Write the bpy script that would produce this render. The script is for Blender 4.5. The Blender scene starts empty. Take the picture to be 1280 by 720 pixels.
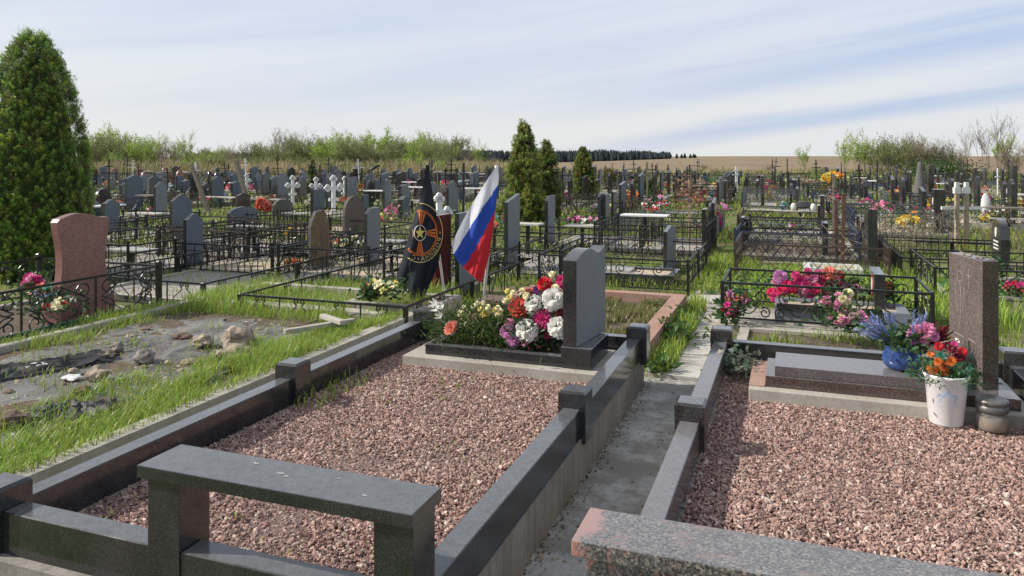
import bpy, math, random
import numpy as np
from mathutils import Vector, Matrix, noise as mnoise
random.seed(7); rng = np.random.default_rng(7)
PI = math.pi
scene = bpy.context.scene
COL = scene.collection
RAD = math.radians
# ---------------------------------------------------------------- camera maths (grid axes: +Y along the path, +X across)
CA, SA = math.cos(RAD(20.2)), math.sin(RAD(20.2)); H0 = 1.78
def P(px, py, z=0.0):
    k = (H0 - z) / (py - 195.0)
    a, d = (px - 640) * k, 952 * k
    return Vector((CA * a - SA * d, SA * a + CA * d, z))
def D(px, d, z=0.0):
    a = (px - 640) / 952.0 * d
    return Vector((CA * a - SA * d, SA * a + CA * d, z))
def ray(px):
    a = (px - 640) / 952.0
    return CA * a - SA, SA * a + CA
def cam(x, y):                      # grid -> (px, depth)
    xc, d = CA * x + SA * y, -SA * x + CA * y
    return (640 + 952 * xc / d if d > 0.1 else -9999), d
# ---------------------------------------------------------------- materials
MATS = {}
def nt_new(name):
    m = bpy.data.materials.new(name); m.use_nodes = True
    nt = m.node_tree; nt.nodes.clear()
    o = nt.nodes.new('ShaderNodeOutputMaterial'); b = nt.nodes.new('ShaderNodeBsdfPrincipled')
    nt.links.new(b.outputs[0], o.inputs[0]); MATS[name] = m
    return m, nt, b
def N(nt, t, **k):
    n = nt.nodes.new(t)
    for a, v in k.items():
        if a.startswith('i_'): n.inputs[a[2:].replace('_', ' ')].default_value = v
        else: setattr(n, a, v)
    return n
def ramp(nt, fac, stops):
    r = nt.nodes.new('ShaderNodeValToRGB'); cr = r.color_ramp
    while len(cr.elements) < len(stops): cr.elements.new(0.5)
    for e, (p, c) in zip(cr.elements, stops): e.position = p; e.color = (*c, 1) if len(c) == 3 else c
    nt.links.new(fac, r.inputs[0]); return r.outputs[0]
def mixc(nt, fac, a, b, mode='MIX'):
    m = nt.nodes.new('ShaderNodeMix'); m.data_type = 'RGBA'; m.blend_type = mode
    for s, v in ((m.inputs[0], fac), (m.inputs[6], a), (m.inputs[7], b)):
        if isinstance(v, bpy.types.NodeSocket): nt.links.new(v, s)
        elif isinstance(v, (int, float)): s.default_value = v
        else: s.default_value = (*v, 1)
    return m.outputs[2]
def coords(nt, obj=False, scale=None):
    if obj: v = N(nt, 'ShaderNodeTexCoord').outputs['Object']
    else: v = N(nt, 'ShaderNodeNewGeometry').outputs['Position']
    if scale:
        mp = N(nt, 'ShaderNodeMapping'); mp.inputs['Scale'].default_value = scale; nt.links.new(v, mp.inputs[0]); v = mp.outputs[0]
    return v
def noise(nt, v, scale, detail=4, rough=0.55, out=0):
    n = N(nt, 'ShaderNodeTexNoise', i_Scale=scale, i_Detail=detail, i_Roughness=rough); nt.links.new(v, n.inputs['Vector']); return n.outputs[out]
def bump(nt, b, h, s=0.3, d=0.01):
    n = N(nt, 'ShaderNodeBump', i_Strength=s, i_Distance=d); nt.links.new(h, n.inputs['Height']); nt.links.new(n.outputs[0], b.inputs['Normal'])
def simple(name, c, rough=0.6, var=0.25, sc=8, metal=0.0, spec=None, bmp=0.0, obj=True, detail=5):
    m, nt, b = nt_new(name); v = coords(nt, obj)
    f = noise(nt, v, sc, detail)
    lo = tuple(x * (1 - var) for x in c); hi = tuple(min(1, x * (1 + var)) for x in c)
    nt.links.new(ramp(nt, f, [(0.3, lo), (0.7, hi)]), b.inputs['Base Color'])
    b.inputs['Roughness'].default_value = rough; b.inputs['Metallic'].default_value = metal
    if spec is not None: b.inputs['Specular IOR Level'].default_value = spec
    if bmp: bump(nt, b, noise(nt, v, sc * 6, 4), bmp)
    return m
def granite(name, stops, rough=0.12, sc=420, dust=0.12, spec=0.5, vein=False, rrange=0.12):
    m, nt, b = nt_new(name); v = coords(nt)
    vo = N(nt, 'ShaderNodeTexVoronoi', i_Scale=sc); nt.links.new(v, vo.inputs['Vector'])
    hs = N(nt, 'ShaderNodeSeparateColor'); nt.links.new(vo.outputs['Color'], hs.inputs[0])
    c = ramp(nt, hs.outputs[0], stops)
    big = noise(nt, v, 7, 6, 0.65)
    c = mixc(nt, 0.5, c, ramp(nt, big, [(0.3, (0.55, 0.55, 0.55)), (0.7, (1.0, 1.0, 1.0))]), 'MULTIPLY')
    if vein:
        w = noise(nt, v, 2.3, 5, 0.6)
        vf = ramp(nt, w, [(0.507, (0, 0, 0)), (0.515, (0.7, 0.7, 0.7)), (0.523, (0, 0, 0))])
        c = mixc(nt, vf, c, mixc(nt, hs.outputs[1], (0.40, 0.19, 0.15), (0.22, 0.10, 0.08)))
        sx = N(nt, 'ShaderNodeSeparateXYZ'); nt.links.new(v, sx.inputs[0])
        edge = N(nt, 'ShaderNodeMath', operation='MULTIPLY_ADD'); nt.links.new(big, edge.inputs[0]); edge.inputs[1].default_value = 0.35; nt.links.new(sx.outputs[0], edge.inputs[2])
        mr = N(nt, 'ShaderNodeMapRange'); mr.inputs[1].default_value = -0.375; mr.inputs[2].default_value = -0.405; nt.links.new(edge.outputs[0], mr.inputs[0])
        c = mixc(nt, mr.outputs[0], c, mixc(nt, hs.outputs[1], (0.52, 0.27, 0.21), (0.30, 0.14, 0.11)))
    # thin dust film that settles in cloudy patches
    d = noise(nt, v, 3.1, 7, 0.7)
    df = ramp(nt, d, [(0.42, (0, 0, 0)), (0.75, (dust, dust, dust))])
    c = mixc(nt, df, c, (0.30, 0.28, 0.26))
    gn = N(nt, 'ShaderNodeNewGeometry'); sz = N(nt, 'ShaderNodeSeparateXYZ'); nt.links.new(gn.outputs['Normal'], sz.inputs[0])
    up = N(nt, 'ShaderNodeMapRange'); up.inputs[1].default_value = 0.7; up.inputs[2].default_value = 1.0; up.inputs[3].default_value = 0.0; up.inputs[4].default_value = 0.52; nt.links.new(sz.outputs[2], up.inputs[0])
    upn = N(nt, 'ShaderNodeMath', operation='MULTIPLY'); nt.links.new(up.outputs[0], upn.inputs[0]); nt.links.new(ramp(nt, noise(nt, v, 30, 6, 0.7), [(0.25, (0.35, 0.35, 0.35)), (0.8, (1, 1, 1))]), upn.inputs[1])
    c = mixc(nt, upn.outputs[0], c, mixc(nt, hs.outputs[1], (0.17, 0.178, 0.188), (0.36, 0.36, 0.36)))  # upward faces lightened: settled dust, plus sky sheen put into the colour
    nt.links.new(c, b.inputs['Base Color'])
    r = N(nt, 'ShaderNodeMapRange'); r.inputs[1].default_value = 0.35; r.inputs[2].default_value = 0.75
    r.inputs[3].default_value = rough; r.inputs[4].default_value = rough + rrange
    nt.links.new(d, r.inputs[0]); nt.links.new(r.outputs[0], b.inputs['Roughness'])
    b.inputs['Specular IOR Level'].default_value = spec * 1.25
    return m
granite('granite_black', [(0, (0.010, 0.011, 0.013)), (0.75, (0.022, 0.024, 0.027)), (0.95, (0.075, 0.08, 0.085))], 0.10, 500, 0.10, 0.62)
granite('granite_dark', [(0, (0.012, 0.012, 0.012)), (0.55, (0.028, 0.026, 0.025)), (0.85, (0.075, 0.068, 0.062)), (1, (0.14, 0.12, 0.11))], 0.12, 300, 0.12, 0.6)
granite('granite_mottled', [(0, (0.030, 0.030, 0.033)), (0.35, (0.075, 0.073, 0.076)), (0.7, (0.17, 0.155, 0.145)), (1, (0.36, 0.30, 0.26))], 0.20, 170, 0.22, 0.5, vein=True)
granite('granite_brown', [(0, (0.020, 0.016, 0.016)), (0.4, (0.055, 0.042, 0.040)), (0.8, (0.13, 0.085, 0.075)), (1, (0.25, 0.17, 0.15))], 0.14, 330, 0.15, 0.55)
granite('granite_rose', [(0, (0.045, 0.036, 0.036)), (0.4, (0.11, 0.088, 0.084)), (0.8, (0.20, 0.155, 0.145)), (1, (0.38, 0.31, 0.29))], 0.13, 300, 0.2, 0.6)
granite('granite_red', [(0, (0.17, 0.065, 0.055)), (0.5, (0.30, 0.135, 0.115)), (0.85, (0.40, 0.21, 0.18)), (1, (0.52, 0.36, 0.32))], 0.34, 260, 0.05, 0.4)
granite('granite_red_reflect', [(0, (0.09, 0.008, 0.012)), (0.5, (0.14, 0.014, 0.018)), (1, (0.22, 0.05, 0.05))], 0.14, 380, 0.05)  # black polished stone with the flag's red reflection put into its colour
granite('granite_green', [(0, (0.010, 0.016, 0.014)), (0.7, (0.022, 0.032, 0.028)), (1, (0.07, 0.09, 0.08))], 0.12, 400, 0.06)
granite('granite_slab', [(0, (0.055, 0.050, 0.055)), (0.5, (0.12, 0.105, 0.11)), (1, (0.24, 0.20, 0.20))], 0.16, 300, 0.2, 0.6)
def sawn(name, c, sp=0.35):
    m, nt, b = nt_new(name); v = coords(nt, True)
    w = N(nt, 'ShaderNodeTexWave', i_Scale=22.0, i_Distortion=3.0, i_Detail=3.0, bands_direction='DIAGONAL'); nt.links.new(v, w.inputs['Vector'])
    n2 = noise(nt, v, 380, 2); n3 = noise(nt, v, 5, 5)
    c1 = mixc(nt, n2, tuple(x * 0.72 for x in c), tuple(x * 1.22 for x in c))
    c1 = mixc(nt, 0.10, c1, w.outputs[0], 'OVERLAY')
    c1 = mixc(nt, ramp(nt, n3, [(0.35, (0, 0, 0)), (0.75, (0.35, 0.35, 0.35))]), c1, tuple(x * 1.45 for x in c))
    nt.links.new(c1, b.inputs['Base Color']); b.inputs['Roughness'].default_value = 0.5; b.inputs['Specular IOR Level'].default_value = sp
sawn('granite_sawn', (0.19, 0.205, 0.225)); sawn('granite_sawn_warm', (0.17, 0.16, 0.15)); sawn('granite_sawn_blue', (0.115, 0.140, 0.170))
def concrete(name, c1, c2, damp=None, streak=False, sc=2.2):
    m, nt, b = nt_new(name); v = coords(nt)
    n1 = noise(nt, v, sc, 8, 0.65); n2 = noise(nt, v, 45, 5, 0.6); n3 = noise(nt, v, 0.9, 4, 0.6)
    c = mixc(nt, ramp(nt, n1, [(0.35, (0, 0, 0)), (0.62, (1, 1, 1))]), c1, c2)
    c = mixc(nt, 0.35, c, ramp(nt, n2, [(0.3, (0.45, 0.45, 0.45)), (0.6, (1, 1, 1))]), 'MULTIPLY')
    if damp is not None: c = mixc(nt, ramp(nt, noise(nt, v, 2.6, 9, 0.75), [(0.42, (0, 0, 0)), (0.54, (0.95, 0.95, 0.95))]), c, damp)
    if streak:
        v2 = coords(nt, False, (17, 17, 1.1)); s = noise(nt, v2, 1.0, 7, 0.7)
        c = mixc(nt, ramp(nt, s, [(0.48, (0, 0, 0)), (0.68, (0.6, 0.6, 0.6))]), c, tuple(x * 0.5 for x in c1))
    nt.links.new(c, b.inputs['Base Color']); b.inputs['Roughness'].default_value = 0.88
    h = mixc(nt, 0.5, n2, noise(nt, v, 160, 3)); bump(nt, b, h, 0.5, 0.006)
concrete('concrete', (0.36, 0.325, 0.27), (0.48, 0.45, 0.39))
concrete('concrete_streaked', (0.21, 0.188, 0.16), (0.34, 0.31, 0.27), streak=True)
concrete('concrete_path', (0.34, 0.33, 0.31), (0.55, 0.54, 0.51), damp=(0.24, 0.225, 0.195), sc=3.4)
concrete('concrete_far', (0.42, 0.385, 0.33), (0.56, 0.53, 0.47))
concrete('kerb_red', (0.33, 0.17, 0.12), (0.42, 0.27, 0.21))
simple('iron_black', (0.014, 0.014, 0.015), 0.38, 0.4, 30, spec=0.5)
simple('iron_rust', (0.055, 0.032, 0.023), 0.7, 0.5, 25)
simple('iron_grey', (0.10, 0.11, 0.12), 0.5, 0.3, 20)
simple('iron_blue', (0.02, 0.035, 0.07), 0.5, 0.3, 20)
simple('paint_white', (0.78, 0.78, 0.76), 0.55, 0.08, 12)
simple('table_grey', (0.36, 0.36, 0.34), 0.6, 0.3, 9)
simple('marble_white', (0.66, 0.66, 0.65), 0.5, 0.18, 10)
simple('plastic_white', (0.80, 0.79, 0.78), 0.35, 0.05, 6)
simple('green_board', (0.012, 0.075, 0.055), 0.6, 0.5, 14)
simple('turf_green', (0.03, 0.16, 0.05), 0.9, 0.3, 40)
simple('wood_grey', (0.20, 0.165, 0.13), 0.85, 0.35, 18, bmp=0.3)
simple('wood_pale', (0.38, 0.30, 0.22), 0.85, 0.3, 18, bmp=0.3)
simple('wood_brown', (0.10, 0.055, 0.035), 0.8, 0.4, 18)
simple('slat_brown', (0.15, 0.105, 0.085), 0.75, 0.3, 18)
simple('soil', (0.11, 0.08, 0.055), 0.95, 0.5, 14, bmp=0.8, obj=False)
simple('sand', (0.48, 0.39, 0.29), 0.95, 0.3, 14, bmp=0.6, obj=False)
simple('chips', (0.40, 0.36, 0.33), 0.95, 0.55, 60, bmp=0.9, obj=False)
simple('pink_chips', (0.24, 0.16, 0.14), 0.95, 0.7, 70, bmp=0.9, obj=False)
simple('rock', (0.33, 0.27, 0.21), 0.9, 0.35, 9, bmp=0.7)
simple('rock_grey', (0.24, 0.21, 0.19), 0.9, 0.4, 9, bmp=0.7)
simple('rock_brown', (0.14, 0.095, 0.065), 0.9, 0.4, 9, bmp=0.7)
simple('stone_rough', (0.13, 0.125, 0.12), 0.9, 0.4, 40, bmp=0.8)
simple('stone_brown', (0.17, 0.115, 0.06), 0.55, 0.35, 9, bmp=0.4)
simple('stone_speckled', (0.135, 0.105, 0.09), 0.7, 0.5, 60, bmp=0.5)
simple('bark', (0.10, 0.075, 0.055), 0.9, 0.35, 30, obj=False)
simple('bark_pale', (0.17, 0.14, 0.105), 0.9, 0.35, 3, obj=False)
simple('twig_dry', (0.27, 0.22, 0.16), 0.9, 0.3, 3, obj=False)
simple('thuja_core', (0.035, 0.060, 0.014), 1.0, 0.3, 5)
simple('ribbon_orange', (0.75, 0.20, 0.035), 0.7, 0.15, 30)
simple('emblem_yellow', (0.85, 0.72, 0.20), 0.7, 0.08, 30)
simple('emblem_gold', (0.62, 0.50, 0.22), 0.7, 0.1, 30)
simple('ink_blue', (0.30, 0.43, 0.62), 0.6, 0.3, 30)
simple('engrave', (0.36, 0.27, 0.26), 0.7, 0.3, 40)
simple('engrave_pink', (0.42, 0.13, 0.13), 0.5, 0.5, 40)
simple('enamel', (0.80, 0.78, 0.74), 0.3, 0.08, 10)
simple('enamel_red', (0.40, 0.05, 0.05), 0.3, 0.4, 20)
simple('jar_metal', (0.20, 0.19, 0.18), 0.4, 0.3, 20, metal=0.5)
simple('wax', (0.42, 0.30, 0.19), 0.5, 0.25, 15)
simple('film_blue', (0.04, 0.09, 0.28), 0.18, 0.6, 30, spec=0.8)
simple('pipe_black', (0.02, 0.02, 0.02), 0.35, 0.3, 20)
def cloth(name, c, rough=0.75, tr=0.25):
    m, nt, b = nt_new(name); v = coords(nt, True)
    n = noise(nt, v, 9, 4)
    nt.links.new(mixc(nt, n, tuple(x * 0.8 for x in c), tuple(min(1, x * 1.15) for x in c)), b.inputs['Base Color'])
    b.inputs['Roughness'].default_value = rough; b.inputs['Specular IOR Level'].default_value = 0.3
    t = N(nt, 'ShaderNodeBsdfTranslucent'); t.inputs[0].default_value = (*c, 1); mx = N(nt, 'ShaderNodeMixShader'); mx.inputs[0].default_value = tr
    nt.links.new(b.outputs[0], mx.inputs[1]); nt.links.new(t.outputs[0], mx.inputs[2]); nt.links.new(mx.outputs[0], nt.nodes['Material Output'].inputs[0])
    bump(nt, b, noise(nt, v, 14, 3), 0.25, 0.02)
cloth('flag_black', (0.016, 0.020, 0.032), 0.55, 0.05); cloth('flag_white', (0.74, 0.75, 0.80)); cloth('flag_blue', (0.030, 0.085, 0.46)); cloth('flag_red', (0.62, 0.030, 0.040))
for nm, c in dict(petal_white=(0.90, 0.88, 0.82), petal_cream=(0.88, 0.82, 0.52), petal_yellow=(0.80, 0.70, 0.22), petal_gold=(0.80, 0.50, 0.02), petal_red=(0.62, 0.020, 0.035),
                  petal_scarlet=(0.70, 0.11, 0.075), petal_salmon=(0.72, 0.22, 0.16), petal_pink=(0.82, 0.33, 0.52), petal_hot=(0.80, 0.04, 0.18), petal_magenta=(0.70, 0.06, 0.26), petal_lilac=(0.62, 0.27, 0.52),
                  petal_purple=(0.20, 0.05, 0.24), petal_blue=(0.30, 0.37, 0.62), petal_orange=(0.72, 0.20, 0.04), petal_burgundy=(0.16, 0.012, 0.03), petal_teal=(0.07, 0.28, 0.20), petal_dust=(0.40, 0.29, 0.27)).items():
    cloth(nm, c, 0.7, 0.22)
def leafmat(name, tr=0.3, rough=0.55, spec=0.3):
    m, nt, b = nt_new(name)
    a = N(nt, 'ShaderNodeAttribute', attribute_name='Col')
    nt.links.new(a.outputs['Color'], b.inputs['Base Color']); b.inputs['Roughness'].default_value = rough; b.inputs['Specular IOR Level'].default_value = spec
    t = N(nt, 'ShaderNodeBsdfTranslucent'); nt.links.new(a.outputs['Color'], t.inputs[0]); mx = N(nt, 'ShaderNodeMixShader'); mx.inputs[0].default_value = tr
    nt.links.new(b.outputs[0], mx.inputs[1]); nt.links.new(t.outputs[0], mx.inputs[2]); nt.links.new(mx.outputs[0], nt.nodes['Material Output'].inputs[0])
leafmat('leaf', 0.35, 0.42, 0.5); leafmat('leaf_dry', 0.15, 0.8, 0.1); leafmat('gravel_stone', 0.0, 0.72, 0.35)
# wrinkled landscape fabric
m, nt, b = nt_new('fabric_grey'); v = coords(nt)
c = mixc(nt, ramp(nt, noise(nt, v, 2.4, 6, 0.6), [(0.35, (0, 0, 0)), (0.65, (1, 1, 1))]), (0.095, 0.093, 0.09), (0.20, 0.195, 0.188))
c = mixc(nt, ramp(nt, noise(nt, v, 7, 6, 0.7), [(0.58, (0, 0, 0)), (0.74, (0.5, 0.5, 0.5))]), c, (0.27, 0.235, 0.195))
nt.links.new(c, b.inputs['Base Color']); b.inputs['Roughness'].default_value = 0.7
bump(nt, b, mixc(nt, 0.4, noise(nt, v, 9, 5), noise(nt, v, 60, 3)), 0.6, 0.03)
simple('fabric_black', (0.022, 0.022, 0.024), 0.6, 0.4, 12, bmp=0.4)
# glass jar
m, nt, b = nt_new('glass'); b.inputs['Base Color'].default_value = (0.75, 0.72, 0.66, 1); b.inputs['Roughness'].default_value = 0.08; b.inputs['Transmission Weight'].default_value = 0.8
# ground (one sheet: cemetery soil and thin grass, then rough verge, then ploughed field)
m, nt, b = nt_new('ground'); v = coords(nt)
ln = N(nt, 'ShaderNodeVectorMath', operation='LENGTH'); nt.links.new(v, ln.inputs[0])
wob = noise(nt, v, 0.12, 3)
dist = N(nt, 'ShaderNodeMath', operation='MULTIPLY_ADD'); nt.links.new(wob, dist.inputs[0]); dist.inputs[1].default_value = 26; nt.links.new(ln.outputs['Value'], dist.inputs[2])
def mr(a, lo, hi):
    r = N(nt, 'ShaderNodeMapRange'); r.inputs[1].default_value = lo; r.inputs[2].default_value = hi; nt.links.new(a, r.inputs[0]); return r.outputs[0]
g = mixc(nt, ramp(nt, noise(nt, v, 1.3, 7, 0.65), [(0.38, (0, 0, 0)), (0.56, (1, 1, 1))]), (0.21, 0.17, 0.115), (0.11, 0.16, 0.035))
g = mixc(nt, ramp(nt, noise(nt, v, 5, 6, 0.7), [(0.55, (0, 0, 0)), (0.7, (0.8, 0.8, 0.8))]), g, (0.34, 0.28, 0.20))
vg = mixc(nt, ramp(nt, noise(nt, v, 0.5, 6, 0.7), [(0.4, (0, 0, 0)), (0.6, (1, 1, 1))]), (0.16, 0.20, 0.05), (0.30, 0.26, 0.14))
fv = coords(nt, False, (0.2, 0.03, 1))
fd = mixc(nt, ramp(nt, noise(nt, fv, 1.0, 8, 0.7), [(0.35, (0, 0, 0)), (0.65, (1, 1, 1))]), (0.20, 0.145, 0.098), (0.29, 0.22, 0.15))
fd = mixc(nt, ramp(nt, noise(nt, v, 0.02, 5, 0.6), [(0.45, (0, 0, 0)), (0.62, (0.55, 0.55, 0.55))]), fd, (0.25, 0.22, 0.13))
g = mixc(nt, mr(dist.outputs[0], 74, 80), g, vg); g = mixc(nt, mr(dist.outputs[0], 100, 116), g, fd)
nt.links.new(g, b.inputs['Base Color']); b.inputs['Roughness'].default_value = 0.95; b.inputs['Specular IOR Level'].default_value = 0.1
bump(nt, b, noise(nt, v, 12, 6, 0.7), 0.8, 0.03)
# ---------------------------------------------------------------- mesh helpers
class MB:
    def __init__(s): s.v = []; s.f = []; s.m = []; s.sm = []
    def add(s, vs, fs, mi=0, smooth=False):
        o = len(s.v); s.v.extend([tuple(q) for q in vs]); s.f.extend([tuple(i + o for i in f) for f in fs]); s.m.extend([mi] * len(fs)); s.sm.extend([smooth] * len(fs)); return s
    def box(s, x0, y0, z0, x1, y1, z1, mi=0, c=0.0):
        if c <= 0:
            vs = [(x0, y0, z0), (x1, y0, z0), (x1, y1, z0), (x0, y1, z0), (x0, y0, z1), (x1, y0, z1), (x1, y1, z1), (x0, y1, z1)]
            return s.add(vs, [(0, 3, 2, 1), (4, 5, 6, 7), (0, 1, 5, 4), (1, 2, 6, 5), (2, 3, 7, 6), (3, 0, 4, 7)], mi)
        rings = []
        for z, i in ((z0, 0), (z1 - c, 0), (z1, c)):
            rings.append([(x0 + i, y0 + i, z), (x1 - i, y0 + i, z), (x1 - i, y1 - i, z), (x0 + i, y1 - i, z)])
        vs = [q for r in rings for q in r]; fs = [(3, 2, 1, 0), (8, 9, 10, 11)]
        for k in (0, 4):
            for i in range(4): j = (i + 1) % 4; fs.append((k + i, k + j, k + 4 + j, k + 4 + i))
        return s.add(vs, fs, mi)
    def tube(s, pts, r, n=6, mi=0, cap=True, flat=1.0):
        pts = [Vector(p) for p in pts]; vs = []; L = len(pts)
        rr = r if isinstance(r, (list, tuple)) else [r] * L
        up = None
        for i, p in enumerate(pts):
            t = (pts[min(i + 1, L - 1)] - pts[max(i - 1, 0)])
            if t.length < 1e-9: t = Vector((0, 0, 1))
            t.normalize()
            a = Vector((0, 1, 0)) if abs(t.y) < 0.9 else Vector((1, 0, 0))
            u = t.cross(a).normalized(); w = t.cross(u)
            for k in range(n):
                an = 2 * PI * k / n + PI / n
                vs.append(p + u * (math.cos(an) * rr[i]) + w * (math.sin(an) * rr[i] * flat))
        fs = [(i * n + k, i * n + (k + 1) % n, (i + 1) * n + (k + 1) % n, (i + 1) * n + k) for i in range(L - 1) for k in range(n)]
        if cap: fs += [tuple(range(n - 1, -1, -1)), tuple(range((L - 1) * n, L * n))]
        return s.add(vs, fs, mi, n > 5)
    def prism(s, prof, x0, x1, mfun=None):         # profile in (y,z), extruded along x
        ar = sum(prof[i][0] * prof[(i + 1) % len(prof)][1] - prof[(i + 1) % len(prof)][0] * prof[i][1] for i in range(len(prof)))
        if ar < 0: prof = prof[::-1]
        n = len(prof); vs = [(x0, a, b) for a, b in prof] + [(x1, a, b) for a, b in prof]
        s.add(vs, [tuple(range(n - 1, -1, -1)), tuple(range(n, 2 * n))] + [(i, (i + 1) % n, n + (i + 1) % n, n + i) for i in range(n)])
        if mfun:
            k = len(s.f) - n - 2
            for j in range(n + 2): s.m[k + j] = mfun(j, n)
        return s
    def lathe(s, prof, n=20, mi=0, cx=0, cy=0, smooth=True):
        vs = [(cx + r * math.cos(2 * PI * k / n), cy + r * math.sin(2 * PI * k / n), z) for r, z in prof for k in range(n)]
        fs = [(i * n + k, i * n + (k + 1) % n, (i + 1) * n + (k + 1) % n, (i + 1) * n + k) for i in range(len(prof) - 1) for k in range(n)]
        fs += [tuple(range(n - 1, -1, -1)), tuple(range((len(prof) - 1) * n, len(prof) * n))]
        return s.add(vs, fs, mi, smooth)
    def blob(s, c, r, seed=0, rough=0.25, sub=2, mi=0, flat=0.25):
        import bmesh
        bm = bmesh.new(); bmesh.ops.create_icosphere(bm, subdivisions=sub, radius=1)
        vs = []
        for q in bm.verts:
            d = q.co.normalized(); k = 1 + rough * mnoise.noise(d * 1.6 + Vector((seed * 3.7, seed, 0))) * 1.6 + rough * 0.3 * mnoise.noise(d * 5 + Vector((seed, 0, 0)))
            z = d.z * k; z = z if z > -flat else -flat
            vs.append((c[0] + d.x * k * r[0], c[1] + d.y * k * r[1], c[2] + z * r[2]))
        s.add(vs, [tuple(w.index for w in f.verts) for f in bm.faces], mi); bm.free(); return s
    def mesh(s, name, mats):
        me = bpy.data.meshes.new(name); me.from_pydata(s.v, [], s.f); 
        for k in mats: me.materials.append(MATS[k])
        me.polygons.foreach_set('material_index', s.m); me.polygons.foreach_set('use_smooth', s.sm); me.update(); return me
    def build(s, name, mats, parent=None, world=True, bev=0.0):
        if isinstance(mats, str): mats = [mats]
        if parent is not None and world:
            l = parent.location; s.v = [(a - l.x, b - l.y, c - l.z) for a, b, c in s.v]
        o = obj(name, s.mesh(name, mats), parent)
        if bev: bevel(o, bev)
        return o
def bevel(o, w, seg=2):
    md = o.modifiers.new('bevel', 'BEVEL'); md.width = w; md.segments = seg; md.limit_method = 'ANGLE'; md.angle_limit = RAD(40)
def obj(name, me, parent=None):
    o = bpy.data.objects.new(name, me); COL.objects.link(o)
    if parent is not None: o.parent = parent
    return o
def tag(o, label=None, cat=None, group=None, kind=None):
    for k, v in (('label', label), ('category', cat), ('group', group), ('kind', kind)):
        if v: o[k] = v
    return o
def empty(name, loc, rz=0.0, label=None, cat=None, group=None):
    o = bpy.data.objects.new(name, None); COL.objects.link(o); o.location = loc; o.rotation_euler = (0, 0, rz); o.empty_display_size = 0.1
    return tag(o, label, cat, group)
def copy_tree(o, parent=None, loc=None, rz=None, scale=None, label=None, group=None, name=None):
    c = o.copy(); COL.objects.link(c)
    if name: c.name = name
    if parent is not None: c.parent = parent
    if loc is not None: c.location = loc
    if rz is not None: c.rotation_euler = (0, 0, rz)
    if scale is not None: c.scale = scale
    if label: c['label'] = label
    if group: c['group'] = group
    for ch in KIDS.get(o.name, []) or [k for k in o.children]: copy_tree(ch, c)
    return c
KIDS = {}
def npmesh(name, V, F, mats, col=None, smooth=False, mi=None):
    me = bpy.data.meshes.new(name); k = F.shape[1]
    me.vertices.add(len(V)); me.vertices.foreach_set('co', np.ascontiguousarray(V, dtype=np.float32).ravel())
    me.loops.add(F.size); me.loops.foreach_set('vertex_index', F.astype(np.int32).ravel())
    me.polygons.add(len(F)); me.polygons.foreach_set('loop_start', np.arange(0, F.size, k, dtype=np.int32))
    me.polygons.foreach_set('loop_total', np.full(len(F), k, dtype=np.int32))
    if mi is not None: me.polygons.foreach_set('material_index', mi.astype(np.int32))
    me.polygons.foreach_set('use_smooth', np.full(len(F), smooth))
    for q in mats: me.materials.append(MATS[q])
    if col is not None:
        a = me.attributes.new('Col', 'FLOAT_COLOR', 'POINT')
        c4 = np.ones((len(V), 4), dtype=np.float32); c4[:, :3] = col; a.data.foreach_set('color', c4.ravel())
    me.update(calc_edges=True); me.validate(); return me
def unit(a): return a / np.maximum(np.linalg.norm(a, axis=-1, keepdims=True), 1e-9)
def leafquads(Pt, Dr, L, W, col, side=None, bend=0.0):
    """rhombus leaves: base point, direction, length, width"""
    n = len(Pt); r = rng.normal(size=(n, 3)) if side is None else side
    S = unit(np.cross(Dr, r)); L = np.asarray(L).reshape(-1, 1) * np.ones((n, 1)); W = np.asarray(W).reshape(-1, 1) * np.ones((n, 1))
    V = np.stack([Pt, Pt + Dr * L * 0.45 + S * W * 0.5, Pt + Dr * L + np.array([0, 0, -1.0]) * L * bend, Pt + Dr * L * 0.45 - S * W * 0.5], axis=1)
    return V.reshape(-1, 3), np.arange(4 * n).reshape(n, 4), np.repeat(col, 4, axis=0)
def blades(Pt, Hh, W, lean, col):
    """grass blades of two quads + tip"""
    n = len(Pt); a = rng.uniform(0, 2 * PI, n); d = np.stack([np.cos(a), np.sin(a), np.zeros(n)], 1); s = np.stack([-np.sin(a), np.cos(a), np.zeros(n)], 1)
    Hh = Hh[:, None]; W = W[:, None]; lean = lean[:, None]; up = np.array([0, 0, 1.0])
    rows = []
    for t, wk in ((0, 1.0), (0.45, 0.85), (0.8, 0.5)):
        c = Pt + up * Hh * t * (1 - 0.25 * lean * t) + d * Hh * lean * t * t; rows += [c - s * W * wk / 2, c + s * W * wk / 2]
    tip = Pt + up * Hh * (1 - 0.35 * lean) + d * Hh * lean
    V = np.stack(rows + [tip, tip + s * W * 0.05], axis=1)
    b = (np.arange(n) * 8)[:, None]
    F = np.concatenate([b + np.array([[0, 1, 3, 2]]), b + np.array([[2, 3, 5, 4]]), b + np.array([[4, 5, 7, 6]])])
    cc = np.repeat(col[:, None, :], 8, axis=1); cc[:, :2] *= 0.45; cc[:, 6:] *= 1.3  # roots darker; highlights of shiny blades put into the tip colour
    return V.reshape(-1, 3), F, cc.reshape(-1, 3)
def cat(parts):
    Vs, Fs, Cs = [], [], []; o = 0
    for V, F, C in parts: Vs.append(V); Fs.append(F + o); Cs.append(C); o += len(V)
    return np.concatenate(Vs), np.concatenate(Fs), np.concatenate(Cs)
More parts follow.
